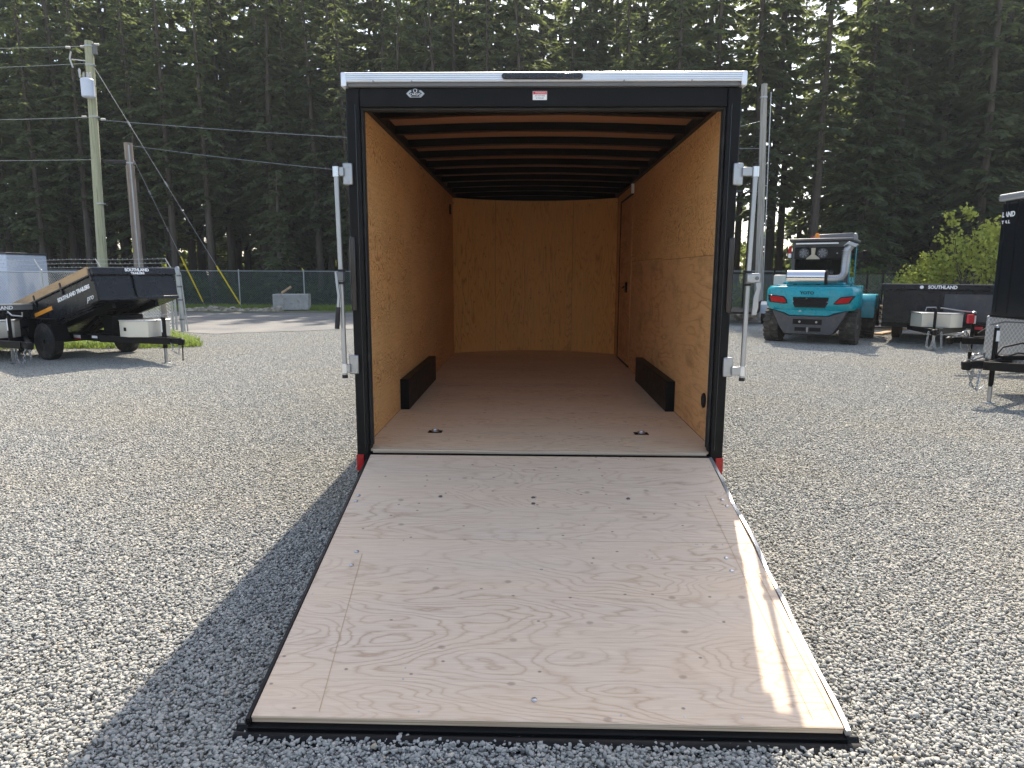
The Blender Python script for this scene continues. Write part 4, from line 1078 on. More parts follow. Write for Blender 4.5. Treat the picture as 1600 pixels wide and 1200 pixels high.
# front wall: rib, panels, top lip
MB().box(BL+.001, BL+.045, -.08, .08, .02, BH+.02).build('front_rib', m_bed, bed, bevel=.01)
MB().box(BL-.03, BL+.07, -bw-.02, bw+.02, BH+.0, BH+.13).build('front_lip', m_bed, bed, bevel=.01)
MB().box(BL-.05, BL+.071, -bw-.03, bw+.03, BH+.131, BH+.147).build('lip_edge', m_mgrey, bed)
MB().box(BL+.001, BL+.03, -bw+.01, bw-.01, .0, .06).build('front_sill', m_bed, bed, bevel=.008)
text('SOUTHLAND', .085, m_whitetxt, bed, (BL+.0735, .02, BH+.090), (PI/2, 0, PI/2), bold=.004, sx=1.0)
text('TRAILERS', .06, m_whitetxt, bed, (BL+.0735, .02, BH+.022), (PI/2, 0, PI/2), bold=.003, sx=1.15)
text('SOUTHLAND TRAILERS', .105, m_whitetxt, bed, (2.48, -bw-.003, .33), (PI/2, 0, 0), bold=.005, sx=1.08)
MB().box(.92, 1.62, -bw-.004, -bw-.0005, .21, .29).build('orange_stripe', m_orange, bed)
text('pro', .16, m_leaf if False else m_whitetxt, bed, (3.0, -bw-.003, .12), (PI/2, 0, 0), bold=.0, shear=.4)
# ribbing on the underside edge
for k in range(3): MB().box(.3, 3.0, -bw-.012+.002*k, -bw+.002, -.03-.05*k, -.012-.05*k).build('lower_flange', m_bed, bed)
# chassis
for s in (-1, 1): MB().box(-1.3, 1.25, min(s*.38, s*.46), max(s*.38, s*.46), .40, .52).build('frame_rail', m_black, L1, bevel=.004)
for x in (-1.25, -.4, .45, 1.2): MB().box(x-.04, x+.04, -.379, .379, .41, .51).build('cross_member', m_black, L1)
wheel(L1, 'wheel', (0, -.86, .38), .38, .22, .20, m_black, m_tyre, rz=PI/2, side=-1)
wheel(L1, 'wheel', (0, .80, .38), .38, .22, .20, m_black, m_tyre, rz=PI/2, side=1)
MB().tube([(0, -.8, .38), (0, .8, .38)], .04, 8).build('axle', m_black, L1)
for s in (-1, 1):
    mb = MB(); pts = [(-.50, .42), (-.40, .84), (.36, .84), (.52, .42)]
    y0, y1 = sorted((s*.70, s*1.0))
    for (a, b), (c, d) in zip(pts[:-1], pts[1:]):
        mb.prism([(a, b), (c, d), (c, d+.02), (a-.0, b+.02)], 'y', y0, y1)
    mb.build('mudguard', m_black, L1)
# tipping scissor and ram, dark box
mb = MB(); mb.tube([(-.1, -.12, .5), (.85, -.12, 1.02)], .05, 6); mb.tube([(-.1, .12, .5), (.85, .12, 1.02)], .05, 6); mb.tube([(1.15, -.12, .5), (.45, -.12, 1.0)], .05, 6); mb.tube([(1.15, .12, .5), (.45, .12, 1.0)], .05, 6); mb.build('lift_scissor', m_black, L1, smooth=True)
MB().tube([(1.3, 0, .52), (.75, 0, .98)], .045, 10).build('hydraulic_ram', m_chrome, L1, smooth=True)
MB().box(1.02, 1.36, -.3, .36, .54, .93).build('pump_box', m_black, L1, bevel=.01)
dump_tongue(L1, 1.2, 2.95, .46, .48)
tool_chest(L1, 1.80, 2.42, .44, .53, .84)
MB().box(1.95, 2.02, -.450, -.442, .65, .72).build('chest_latch', m_black, L1)
MB().box(.62, .86, -.462, -.458, .47, .51)
MB().box(.20, .45, -.464, -.461, .415, .50).build('warning_decal', m_whitetxt, L1)
MB().box(.20, .45, -.466, -.4645, .415, .44).build('decal_band', m_redtxt, L1)
MB().box(.86, 1.05, -.464, -.461, .46, .51).build('serial_decal', m_whitetxt, L1)
j = jack(L1, 2.56, 0, .92, 0, .30); MB().box(2.526, 2.56, -.034, -.0325, .62, .86).build('jack_decal', m_whitetxt, j)
mb = MB(); mb.tube([(2.56, 0, .93), (2.56, 0, .97), (2.66, .0, .98), (2.77, .05, .96), (2.78, .05, 1.03)], .013, 6); mb.build('crank_handle', m_zinc, j, smooth=True)
chain(L1, [(2.84, -.05, .43), (2.88, -.05, .26), (2.94, .02, .20), (2.96, .04, .40)])
MB().tube([(3.08, .02, .44), (3.09, .0, .08)], .012, 5).build('breakaway_cable', m_black, L1)

# second dump trailer, mostly outside the frame on the left
L2 = thing('dump_trailer', 'grey-black trailer cut by the left photo edge, with tool chest and crank jack', 'dump trailer', (-11.45, 9.42, 0), -.62)
b2 = MB(); b2.box(-2.6, .62, -.95, .95, .30, 1.02); b2 = b2.build('dump_bed', m_bed, L2, bevel=.02)
MB().box(.58, .70, -.98, .98, 1.021, 1.13).build('front_lip', m_mgrey, b2, bevel=.01)
MB().box(.56, .72, -.99, .99, 1.131, 1.15).build('lip_edge', m_galv, b2)
MB().box(.621, .66, -.06, .06, .32, 1.0).build('front_rib', m_bed, b2, bevel=.01)
text('SOUTHLAND', .10, m_whitetxt, b2, (.7035, 0, 1.075), (PI/2, 0, PI/2), bold=.004)
dump_tongue(L2, .6, 2.2, .42, .5)
tool_chest(L2, .74, 1.02, .34, .49, .82)
tape = MB().box(1.02, 1.55, -.012, 0, .375, .455)
for k in range(3):
    o = MB().box(0, .16, -.003, 0, -.035, .035).build('reflector_tape', m_redtxt if k % 2 == 0 else m_whitetxt, L2, loc=(.86+k*.165, -.40+k*.058, .42), rot=(0, 0, .335))
j = jack(L2, 1.36, 0, 1.0, 0.02, .34); MB().box(1.33, 1.39, -.034, -.0325, .66, .90).build('jack_decal', m_whitetxt, j)
mb = MB(); mb.tube([(1.36, 0, 1.0), (1.36, 0, 1.03), (1.5, .02, .96), (1.8, .1, .95), (1.81, .1, 1.03)], .014, 6); mb.build('crank_handle', m_zinc, j, smooth=True)
chain(L2, [(1.9, -.1, .42), (1.95, -.12, .12), (2.1, -.05, .04), (2.12, 0, .40)], link=.06, r=.009)
chain(L2, [(1.95, .1, .42), (2.0, .1, .15), (2.16, .06, .10), (2.2, 0, .40)], link=.06, r=.009)
wheel(L2, 'wheel', (-1.0, -.98, .38), .38, .22, .20, m_black, m_tyre, rz=PI/2, side=-1)
wheel(L2, 'wheel', (-1.0, .98, .38), .38, .22, .20, m_black, m_tyre, rz=PI/2, side=1)

# white enclosed trailer behind the fence, far left
WT = thing('white_cargo_trailer', 'white enclosed trailer with a dark top trim behind the barbed-wire fence, far left', 'cargo trailer', (-25.5, 24.6, -.16), math.radians(-4))
wb = MB().box(-3.2, 4.2, -1.1, 1.1, .55, 2.66).build('body', m_wpanel, WT, bevel=.05, seg=3)
MB().box(-3.25, 4.22, -1.12, 1.12, 2.665, 2.74).build('roof_trim', m_dgrey, wb, bevel=.01)
for x in (-2, -.8, .4, 3.2): MB().box(x, x+.012, -1.106, -1.1005, .6, 2.6).build('panel_seam', m_alu, wb)
dd = MB().box(.9, 2.0, -1.112, -1.101, .75, 2.35).build('side_door', m_wpanel, WT, bevel=.01)
ff = MB()
for q in ((.86, .90, .72, 2.40), (2.0, 2.04, .72, 2.40), (.90, 2.0, 2.36, 2.40)): ff.box(q[0], q[1], -1.125, -1.101, q[2], q[3])
ff.build('door_frame', m_dgrey, WT); MB().box(1.82, 1.92, -1.14, -1.113, 1.4, 1.46).build('handle', m_black, dd)
for x in (-.4, .5): wheel(WT, 'wheel', (x-.3, -1.0, .34), .34, .2, .19, m_white, m_tyre, rz=PI/2, side=-1)
for x in (-.4, .5): wheel(WT, 'wheel', (x-.3, 1.0, .34), .34, .2, .19, m_white, m_tyre, rz=PI/2, side=1)

# ------------------------------------------------------------------ RIGHT WIDE DUMP TRAILER, front toward the camera (local y = towards rear)
R1 = thing('dump_trailer', 'wide black dump trailer facing the camera with an aluminium tool chest, right of the forklift', 'dump trailer', (10.42, 13.35, 0), math.radians(-31))
bd_ = MB(); w2 = 1.26
bd_.box(-w2, w2, 0, .03, .56, 1.42); bd_.box(-w2, -w2+.03, .03, 4.2, .56, 1.42); bd_.box(w2-.03, w2, .03, 4.2, .56, 1.42); bd_.box(-w2+.03, w2-.03, .03, 4.2, .56, .6); bd_.box(-w2+.03, w2-.03, 4.17, 4.2, .6, 1.42)
rb = bd_.build('dump_bed', m_bed, R1, bevel=.008)
MB().box(-w2-.06, w2+.06, -.07, .06, 1.43, 1.56).build('front_lip', m_bed, rb, bevel=.012)
MB().box(-w2-.07, w2+.07, -.075, .07, 1.561, 1.578).build('lip_edge', m_mgrey, rb)
MB().box(.02, .10, -.035, -.001, .56, 1.42).build('front_rib', m_bed, rb, bevel=.008)
MB().box(.12, w2-.01, -.012, -.001, .64, 1.33).build('front_sheen', m_dgrey, rb, bevel=.01)  # grey panel that paints a sheen on the right half of the front
MB().box(-w2, w2, -.03, -.001, .56, .62).build('front_sill', m_bed, rb, bevel=.006)
for s in (-1, 1):
    for y in (.6, 1.5, 2.4, 3.3): MB().box(min(s*w2, s*(w2+.04)), max(s*w2, s*(w2+.04)), y, y+.05, .58, 1.42).build('side_rib', m_bed, rb)
text('SOUTHLAND', .115, m_whitetxt, rb, (.06, -.0735, 1.497), (PI/2, 0, 0), bold=.005, sx=.92)
MB().lathe([(-.0745, .045), (-.0712, .045)], 14, 'y', (-.40, 0, 1.497)).build('emblem', m_whitetxt, rb)
fm = MB(); fm.box(-.55, -.45, .1, 4.1, .40, .555); fm.box(.45, .55, .1, 4.1, .40, .555); fm.box(-w2, w2, -.02, .08, .44, .555); fm.build('frame', m_black, R1, bevel=.004)
for s in (-1, 1):
    for y in (2.2, 3.05): wheel(R1, 'wheel', (s*1.02, y, .36), .36, .22, .2, m_mgrey, m_tyre_dirty, side=s)
def vtongue(r, y0, yt, z, hw, xo=0):
    for s in (-1, 1):
        a = Vector((s*hw, y0, z)); b = Vector((xo+s*.05, yt+.12, z)); d = b-a; an = math.atan2(d.y, d.x)
        MB().box(0, d.length, -.035, .035, -.065, .065).build('tongue_rail', m_black, r, bevel=.005, loc=a, rot=(0, 0, an))
    mb = MB(); mb.box(xo-.06, xo+.06, yt-.1, yt+.16, z-.05, z+.06); mb.lathe([(z-.07, .06), (z+.03, .07), (z+.07, .035)], 12, 'z', (xo, yt-.12, 0)); mb.build('coupler', m_black, r, bevel=.008)
vtongue(R1, .0, -1.55, .46, .62)
ch = MB(); ch.prism([(-.30, -.92), (.30, -.92), (.56, -.58), (.56, -.22), (-.56, -.22), (-.56, -.58)], 'z', .53, .86); ch = ch.build('tool_chest', m_toolbox, R1, bevel=.006)
lid = MB(); lid.prism([(-.31, -.935), (.31, -.935), (.575, -.585), (.575, -.21), (-.575, -.21), (-.575, -.585)], 'z', .861, .885); lid.build('chest_lid', m_alu, ch, bevel=.005)
MB().box(.62, .80, -.5, -.1, .50, .88).build('battery_box', m_black, R1, bevel=.01)
for k, (x0, m) in enumerate(((-.02, m_whitetxt), (.20, m_redtxt), (.62, m_whitetxt), (.82, m_redtxt))):
    MB().box(x0, x0+.18, -.028, -.0215, .455, .53).build('reflector_tape', m, R1)
j = jack(R1, -.02, -1.12, 1.0, .02, .4)
mb = MB(); mb.tube([(-.02, -1.12, 1.0), (-.02, -1.12, 1.03), (-.22, -1.14, 1.02), (-.24, -1.14, .90)], .014, 6); mb.build('crank_handle', m_zinc, j, smooth=True)
for x, q in ((-.12, .02), (.14, -.03), (.0, 0)):
    chain(R1, [(x, -1.4, .45), (x*1.2, -1.44, .10), (x*.6+q, -1.5, .04), (q, -1.55, .44)], link=.065, r=.010, mat=m_galv)

# ------------------------------------------------------------------ RIGHT EDGE: black enclosed trailer, tongue to the left
def side_tongue(r, xb, xt, yc, z, hw, ystart=None):
    for s in (-1, 1):
        a = Vector((xb, yc+s*hw, z)); b = Vector((xt+.14, yc+s*.05, z)); d = b-a
        MB().box(0, d.length, -.03, .03, -.06, .06).build('tongue_rail', m_black, r, bevel=.005, loc=a, rot=(0, 0, math.atan2(d.y, d.x)))
    mb = MB(); mb.box(xt-.04, xt+.34, yc-.065, yc+.065, z-.045, z+.065); mb.lathe([(z-.07, .055), (z+.04, .072), (z+.075, .03)], 12, 'z', (xt-.06, yc, 0))
    c = mb.build('coupler', m_black, r, bevel=.01)
    MB().tube([(xt+.02, yc, z+.07), (xt+.16, yc, z+.12), (xt+.24, yc, z+.075)], .012, 6).build('coupler_latch', m_zinc, c, smooth=True)
def tongue_jack(r, x, y, z, ztop):
    j = MB().tube([(x, y, z-.30), (x, y, ztop)], .034, 12).build('jack', m_black, r, smooth=True)
    MB().tube([(x, y, .01), (x-.004, y, z-.28)], .026, 10).build('drop_leg', m_black, j, smooth=True)
    MB().tube([(x, y, .014), (x-.002, y, .24)], .029, 10).build('drop_foot_tube', m_zinc, j, smooth=True)
    MB().lathe([(0.0, .085), (.014, .08)], 14, 'z', (x, y, 0)).build('foot_plate', m_zinc, j)
    MB().box(x-.022, x+.022, y-.040, y-.0345, ztop-.19, ztop-.04).build('jack_decal', m_whitetxt, j)
    MB().lathe([(ztop+.001, .04), (ztop+.03, .036), (ztop+.045, .01)], 12, 'z', (x, y, 0)).build('jack_cap', m_zinc, j, smooth=True)
    return j
E1 = thing('enclosed_cargo_trailer', 'tall black enclosed trailer with a checker-plate front at the right edge of the photo', 'cargo trailer', (7.15, 5.12, 0), 0)
# local origin: middle of its front face on the ground
Eb = MB(); Eb.box(.02, 6.0, -1.25, 1.25, .50, 2.93); eb = Eb.build('body', m_black_gloss, E1, bevel=.06, seg=4)
MB().box(-.012, 6.0, -1.27, 1.27, 2.931, 3.03).build('roof_trim', m_alu_trim, eb, bevel=.012)
MB().box(-.018, 6.0, -1.276, 1.276, 2.965, 2.972).build('trim_rib', m_alu, eb); MB().box(-.018, 6.0, -1.276, 1.276, 2.99, 2.997).build('trim_rib', m_alu, eb)
for y in (1.12, .86, -.2): MB().box(.008, .0195, y-.012, y+.012, 1.25, 2.92).build('corner_bead', m_black_gloss, eb)
MB().box(.006, .045, -1.2, 1.2, .52, 1.17).build('stone_guard', m_checker, E1, bevel=.006)
MB().box(-.002, .5, 1.2, 1.262, .50, 1.18).build('guard_corner', m_checker, E1, bevel=.01)
MB().box(-.004, .05, -1.2, 1.2, 1.175, 1.20).build('guard_trim', m_black, E1)
text('LAND', .105, m_whitetxt, eb, (.0185, 1.055, 2.72), (PI/2, 0, -PI/2), bold=.004, sx=1.0)
text('SOUTH', .105, m_whitetxt, eb, (.26, 1.2515, 2.72), (PI/2, 0, PI), bold=.004, sx=1.0)
text('Y A L', .065, m_whitetxt, eb, (.0185, 1.10, 2.61), (PI/2, 0, -PI/2), bold=.003, sx=1.2)
text('R O', .065, m_whitetxt, eb, (.16, 1.2515, 2.61), (PI/2, 0, PI), bold=.003, sx=1.2)
side_tongue(E1, .1, -1.0, -.05, .56, .75)
j = tongue_jack(E1, -.62, .21-.15, .56, 1.08)
MB().box(-.60, -.10, -.10, .10, .64, .70).build('battery_tray', m_black, E1, bevel=.006)
mb = MB(); mb.tube([(-.62, .05, .66), (-.50, .08, .80), (-.2, .12, .86), (.0, .14, .78)], .014, 6); mb.tube([(-.70, -.05, .62), (-.4, -.1, .74), (.02, -.1, .70)], .012, 6); mb.build('wiring_loom', m_rubber, E1, smooth=True)
chain(E1, [(-1.0, -.1, .52), (-1.02, -.12, .30), (-.92, -.1, .22), (-.86, -.05, .50)], link=.05, r=.008)
chain(E1, [(-.98, .02, .54), (-.96, -.02, .70), (-.80, 0, .72), (-.74, .02, .62)], link=.05, r=.008)
mb = MB(); mb.tube(sag((-.74, .0, .28), (-1.05, -.05, .50), .16, 8), .007, 5); mb.build('loose_cable', m_galv, E1, smooth=True)
MB().box(-.012, .004, .10, .14, .74, .98).build('red_strap', m_redtxt, E1); MB().box(-.012, .004, -.28, -.25, .70, .98).build('red_strap', m_redtxt, E1)
mb = MB(); mb.tube([(-.72, .06, 1.12), (-.5, .1, 1.16), (-.02, .12, 1.14)], .012, 6); mb.build('crank_handle', m_zinc, j, smooth=True)
MB().box(-.02, .005, .10, .15, 1.0, 1.12).build('lamp_plug', m_black, E1)
for x in (2.6, 3.4): 
    for s in (-1, 1): wheel(E1, 'wheel', (x, s*1.1, .36), .36, .2, .2, m_mgrey, m_tyre, rz=PI/2, side=s)
MB().box(.1, 5.9, -1.1, 1.1, .42, .50).build('chassis', m_black, E1)
# low trailer behind it, only its tongue and nose show
E2 = thing('equipment_trailer', 'low black trailer with a pale-edged nose, its tongue parked behind the right-edge trailer', 'trailer', (10.3, 8.45, 0), 0)
eb2 = MB().box(-.9, 3.7, -1.2, 1.2, .46, 1.22).build('body', m_bed, E2, bevel=.03, seg=3)
MB().box(-.93, -.9, 1.13, 1.21, .46, 1.26).build('edge_strip', m_alu_trim, eb2, bevel=.004)
MB().box(-.94, 3.7, -1.21, 1.215, 1.221, 1.262).build('top_rail', m_alu_trim, eb2, bevel=.006)
MB().box(-.945, -.9405, .60, .80, 1.21, 1.26).build('marker_lamp', m_amber, eb2, bevel=.004)
for y, m in ((1.0, m_redlens), (.84, m_whitetxt), (.66, m_redlens), (.42, m_whitetxt)):
    MB().lathe([(-.93, .045), (-.9, .05)], 14, 'x', (0, y, .60)).build('marker_lamp', m, eb2)
side_tongue(E2, .05, -2.42, -.05, .60, .80)
j = tongue_jack(E2, -2.02, .04, .60, 1.10)
MB().box(-2.16, -2.06, -.05, .02, .92, 1.08).build('red_tag', m_redtxt, E2)
mb = MB(); mb.tube([(-2.0, .04, 1.12), (-2.2, .1, 1.14), (-2.62, .1, 1.2)], .012, 6); mb.build('crank_handle', m_zinc, j, smooth=True)
mb = MB(); mb.tube([(-1.9, .05, .72), (-1.6, .08, .92), (-1.2, .1, .95), (-.9, .12, .82), (-.7, .1, .66)], .014, 6); mb.build('wiring_loom', m_rubber, E2, smooth=True)
MB().box(-1.75, -1.2, -.12, .12, .67, .76).build('battery_tray', m_black, E2, bevel=.006)
MB().box(-1.7, -1.45, -.10, .10, .765, .80).build('battery_lid', m_lgrey, E2, bevel=.006)
chain(E2, [(-2.3, -.1, .58), (-2.28, -.13, .44), (-2.16, -.12, .40), (-2.1, -.08, .58)], link=.055, r=.010)
chain(E2, [(-2.32, -.02, .66), (-2.2, -.05, .78), (-2.1, -.04, .62)], link=.055, r=.010)
chain(E2, [(-2.22, -.1, .66), (-2.12, -.12, .42), (-2.0, -.1, .40), (-1.95, -.06, .56)], link=.055, r=.010)
for s in (-1, 1): wheel(E2, 'wheel', (2.4, s*1.05, .36), .36, .2, .2, m_mgrey, m_tyre, rz=PI/2, side=s)

# ------------------------------------------------------------------ FORKLIFT (local x right, y forward, origin under the rear axle)
FK = thing('forklift', 'large teal forklift seen from behind with polished muffler, enclosed cab and red rear lamps', 'forklift', (7.52, 14.05, 0), math.radians(-30)); FK.scale = (.93, .965, .965)
fw = None
for s in (-1, 1):
    wheel(FK, 'rear_wheel', (s*1.01, 0, .475), .475, .42, .24, m_mgrey, m_tyre_dirty, lugs=20, rz=math.radians(-4) if s > 0 else math.radians(-4), side=s)
for s in (-1, 1):
    wheel(FK, 'front_wheel', (s*1.18, 2.55, .52), .52, .50, .26, m_mgrey, m_tyre_dirty, lugs=20, side=s)
# counterweight
cw = MB(); P_ = [(-1.19, .62), (-1.20, -.38), (-1.08, -.66), (-.80, -.78), (.80, -.78), (1.08, -.66), (1.20, -.38), (1.19, .62)]
def loft(mb, rings):
    n = len(rings[0][1]); vs = []
    for z, pr in rings: vs += [(x, y, z) for x, y in pr]
    fs = [tuple(range(n)), tuple(range(len(vs)-n, len(vs)))]
    for k in range(len(rings)-1):
        for i in range(n):
            j_ = (i+1) % n; fs.append((k*n+i, k*n+j_, (k+1)*n+j_, (k+1)*n+i))
    return mb.add(vs, fs)
sc = lambda a, b, dy=0: [(x*a, y*b+dy) for x, y in P_]
loft(cw, [(.92, sc(.93, .90)), (1.02, sc(.99, .97)), (1.10, P_), (1.42, sc(1.0, 1.0)), (1.50, sc(.98, .965)), (1.56, sc(.93, .90))])
cwo = cw.build('counterweight', m_teal, FK, bevel=.02, seg=3)
# teal chin dropping between the lamps
ch = MB(); ch.prism([(-.95, .93), (-.62, .84), (-.50, .78), (.50, .78), (.62, .84), (.95, .93)], 'y', -.72, .3); ch.build('chin', m_teal, FK, bevel=.015)
# lower bumper
bp = MB(); bp.prism([(-.98, .925), (-.66, .832), (-.52, .772), (.52, .772), (.66, .832), (.98, .925), (.78, .50), (.62, .27), (-.62, .27), (-.78, .50)], 'y', -.70, .3)
bpo = bp.build('bumper', m_dgrey, FK, bevel=.02)
MB().box(-.40, .36, -.712, -.701, .54, .68).build('step_recess', m_black, bpo, bevel=.01)
MB().box(-.34, -.05, -.712, -.701, .36, .46).build('slot', m_black, bpo, bevel=.01); MB().box(.05, .34, -.712, -.701, .36, .46).build('slot', m_black, bpo, bevel=.01)
MB().cbox((0, -.72, .40), (.035, .05, .14)).build('tow_pin', m_zinc, bpo, bevel=.008)
for x in (-.22, .22): MB().lathe([(-.716, .03), (-.711, .03)], 12, 'y', (x, 0, .61)).build('bolt', m_zinc, bpo)
# grille
gr = MB(); gr.prism([(-.42, 1.27), (.50, 1.27), (.49, 1.12), (.42, 1.00), (-.36, 1.00), (-.41, 1.10)], 'y', -.792, -.781); gro = gr.build('grille', m_black_gloss, FK)
fr_ = MB()
fr_.prism([(-.47, 1.31), (.55, 1.31), (.54, 1.275), (-.46, 1.275)], 'y', -.80, -.7815); fr_.build('grille_frame', m_teal, gro, bevel=.006)
for k in range(6): MB().box(-.37, .44, -.797, -.7925, 1.02+k*.038, 1.028+k*.038).build('grille_slat', m_black, gro)
text('25', .05, m_mgrey, gro, (-.06, -.7985, 1.245), (PI/2, 0, 0), bold=.001)
for x in (-.41, .475): MB().lathe([(-.800, .014), (-.7925, .014)], 8, 'y', (x, 0, 1.155)).build('grille_bolt', m_zinc, gro)
text('YOTO', .105, m_black, cwo, (-.06, -.783, 1.385), (PI/2, 0, 0), bold=.004, sx=1.2)
text('25', .07, m_whitetxt, cwo, (-.22, -.735, .90), (PI/2, 0, 0), sx=1.1)
# rear lamps
for s in (-1, 1):
    if s < 0: q = [(-1.10, 1.335), (-.66, 1.29), (-.58, 1.20), (-.56, 1.10), (-.66, 1.09), (-1.05, 1.13)]
    else: q = [(1.16, 1.335), (.80, 1.29), (.70, 1.20), (.62, 1.10), (.72, 1.09), (1.03, 1.13)]
    lm = MB(); lm.prism(q, 'y', -.80, -.60); lo = lm.build('lamp_housing', m_black_gloss, FK, bevel=.008)
    cx_ = sum(a for a, b in q)/6; cz_ = sum(b for a, b in q)/6
    ln = MB(); ln.prism([(cx_+(a-cx_)*.80, cz_+(b-cz_)*.74) for a, b in q], 'y', -.812, -.8005); ln.build('lamp_lens', m_redlens, lo, bevel=.006)
# hood
hd = MB(); hd.box(-.92, .92, -.60, 1.3, 1.565, 1.60); hd.box(-.80, .80, -.30, 1.3, 1.602, 1.66); hd.build('hood', m_teal, FK, bevel=.02)
MB().box(-1.08, -.74, -.25, .15, 1.57, 1.86).build('air_box', m_lgrey, FK, bevel=.03)
# muffler
mf = MB(); mf.lathe([(-.66, .02), (-.66, .17), (-.64, .195), (.34, .195), (.36, .17), (.36, .02)], 28, 'x', (0, -.52, 1.80)); mfo = mf.build('muffler', m_chrome, FK, smooth=True)
MB().lathe([(.345, .20), (.40, .20)], 28, 'x', (0, -.52, 1.80)).build('muffler_band', m_black, mfo, smooth=True)
for x in (-.42, .18): MB().box(x-.05, x+.05, -.58, -.46, 1.565, 1.62).build('muffler_foot', m_black, mfo)
def wobble(pts, a=.006):
    return pts
ex = MB(); pts = [(.40, -.52, 1.76), (.60, -.50, 1.76), (.74, -.46, 1.80), (.80, -.42, 1.92), (.81, -.40, 2.3), (.83, -.38, 2.52), (.92, -.36, 2.64)]
ex.tube(pts, .10, 14); exo = ex.build('exhaust_pipe', m_zinc, FK, smooth=True)
for k in range(14):
    z = 1.95+k*.042; MB().lathe([(z, .106), (z+.012, .106)], 14, 'z', (.807, -.405, 0)).build('lagging_band', m_galv, exo)
for k in range(5):
    x = .44+k*.05; MB().lathe([(x, .11), (x+.015, .11)], 14, 'x', (0, -.51, 1.76)).build('lagging_band', m_galv, exo)
cpx = MB(); cpx.prism([(.72, 2.62), (.86, 2.74), (1.10, 2.66), (1.04, 2.58), (.84, 2.66)], 'y', -.50, -.26); cpx.build('rain_cap', m_zinc, exo, bevel=.01)
# cab
cb_ = MB()
for (x, y) in ((-.66, .30), (.78, .30), (-.66, 1.9), (.78, 1.9)):
    cb_.box(x-.045, x+.045, y-.045, y+.045, 1.62, 2.78)
cb_.box(-.70, .82, .26, .34, 2.60, 2.78); cb_.box(-.70, .82, .26, .34, 1.66, 1.74); cb_.box(-.70, .82, 1.86, 1.94, 2.66, 2.78)
cab = cb_.build('cab', m_dgrey, FK, bevel=.012)
MB().box(-.78, .92, .10, 2.1, 2.785, 2.86).build('roof', m_dgrey, cab, bevel=.03, seg=3)
MB().prism([(-.30, 2.861), (.86, 2.861), (.84, 3.02), (-.18, 2.985)], 'y', .7, 1.9).build('roof_guard', m_mgrey, cab, bevel=.02)
MB().lathe([(2.86, .04), (3.04, .045), (3.06, .02)], 10, 'z', (.80, 1.6, 0)).build('roof_lug', m_galv, cab)
MB().box(-.61, .73, .285, .297, 1.74, 2.60).build('rear_window', m_glass, cab)
MB().box(-.61, .73, 1.885, 1.897, 1.74, 2.66).build('front_window', m_glass, cab)
MB().tube([(-.1, .28, 1.86), (.2, .27, 2.05), (.34, .27, 2.5)], .01, 6).build('wiper', m_black, cab)
# seat and wheel inside
MB().cbox((.05, .95, 1.98), (.5, .14, .6)).build('seat', m_black, cab, bevel=.05)
MB().ring((.05, 1.55, 2.0), .17, .015, 'y', 20, 6).build('steering_wheel', m_black, cab)
# side doors
for s, x in ((-1, -.705), (1, .83)):
    d = MB(); d.box(x-.02, x+.02, .36, .42, 1.62, 2.76); d.box(x-.02, x+.02, 1.78, 1.84, 1.62, 2.76); d.box(x-.02, x+.02, .42, 1.78, 2.68, 2.76); d.box(x-.02, x+.02, .42, 1.78, 1.62, 1.80)
    do = d.build('cab_door', m_teal, FK, bevel=.012)
    MB().box(x-.006, x+.006, .42, 1.78, 1.80, 2.68).build('door_glass', m_glass, do)
# AC condenser with two fans, bell
ac = MB().box(-.62, .70, .12, .255, 2.30, 2.62).build('cooler', m_black, FK, bevel=.02)
for x in (-.36, .14):
    MB().ring((x, .112, 2.46), .125, .016, 'y', 22, 6).build('fan_shroud', m_dgrey, ac, smooth=True)
    f = MB()
    for k in range(7):
        a = 2*PI*k/7; A = Matrix.Translation((x, .108, 2.46)) @ Matrix.Rotation(a, 4, 'Y') @ Matrix.Rotation(.5, 4, 'X')
        f.box(.02, .115, -.004, .004, -.028, .028, A)
    f.lathe([(.095, .035), (.112, .035)], 12, 'y', (x, 0, 2.46)); f.build('fan', m_mgrey, ac)
    for rr in (.05, .09): MB().ring((x, .098, 2.46), rr, .003, 'y', 18, 4).build('fan_guard', m_galv, ac)
MB().lathe([(.095, .02), (.112, .02)], 8, 'y', (.52, 0, 2.45)).build('bolt', m_zinc, ac)
bell = MB(); bell.prism([(-.165, 2.60), (-.045, 2.60), (-.06, 2.42), (.06, 2.33), (.08, 2.29), (-.29, 2.29), (-.27, 2.33), (-.15, 2.42)], 'y', .06, .108); bell.build('bracket', m_beige, ac, bevel=.01)
MB().box(-.58, .54, .02, .11, 2.70, 2.735).build('light_bar', m_white, FK, bevel=.008)
bc = MB(); bc.lathe([(2.861, .085), (2.885, .085), (2.89, .06), (2.98, .055), (3.01, .03)], 16, 'z', (-.06, .3, 0)); bc.build('beacon', m_amber, FK, smooth=True)
MB().lathe([(2.861, .03), (2.93, .03)], 10, 'z', (-.20, .3, 0)).build('indicator', m_redlens, FK, smooth=True)
MB().box(-.80, -.72, .2, .28, 2.46, 2.66).build('turn_lamp', m_redlens, FK, bevel=.01); MB().box(-.80, -.72, .2, .28, 2.34, 2.455).build('turn_lamp', m_white, FK, bevel=.01)
for s in (-1, 1): MB().tube([(s*.78+.06, 1.9, 2.5), (s*1.0+.06, 1.95, 2.55)], .012, 6).build('mirror_arm', m_black, FK); MB().cbox((s*1.02+.06, 1.97, 2.45), (.14, .03, .24)).build('mirror', m_black, FK, bevel=.01)
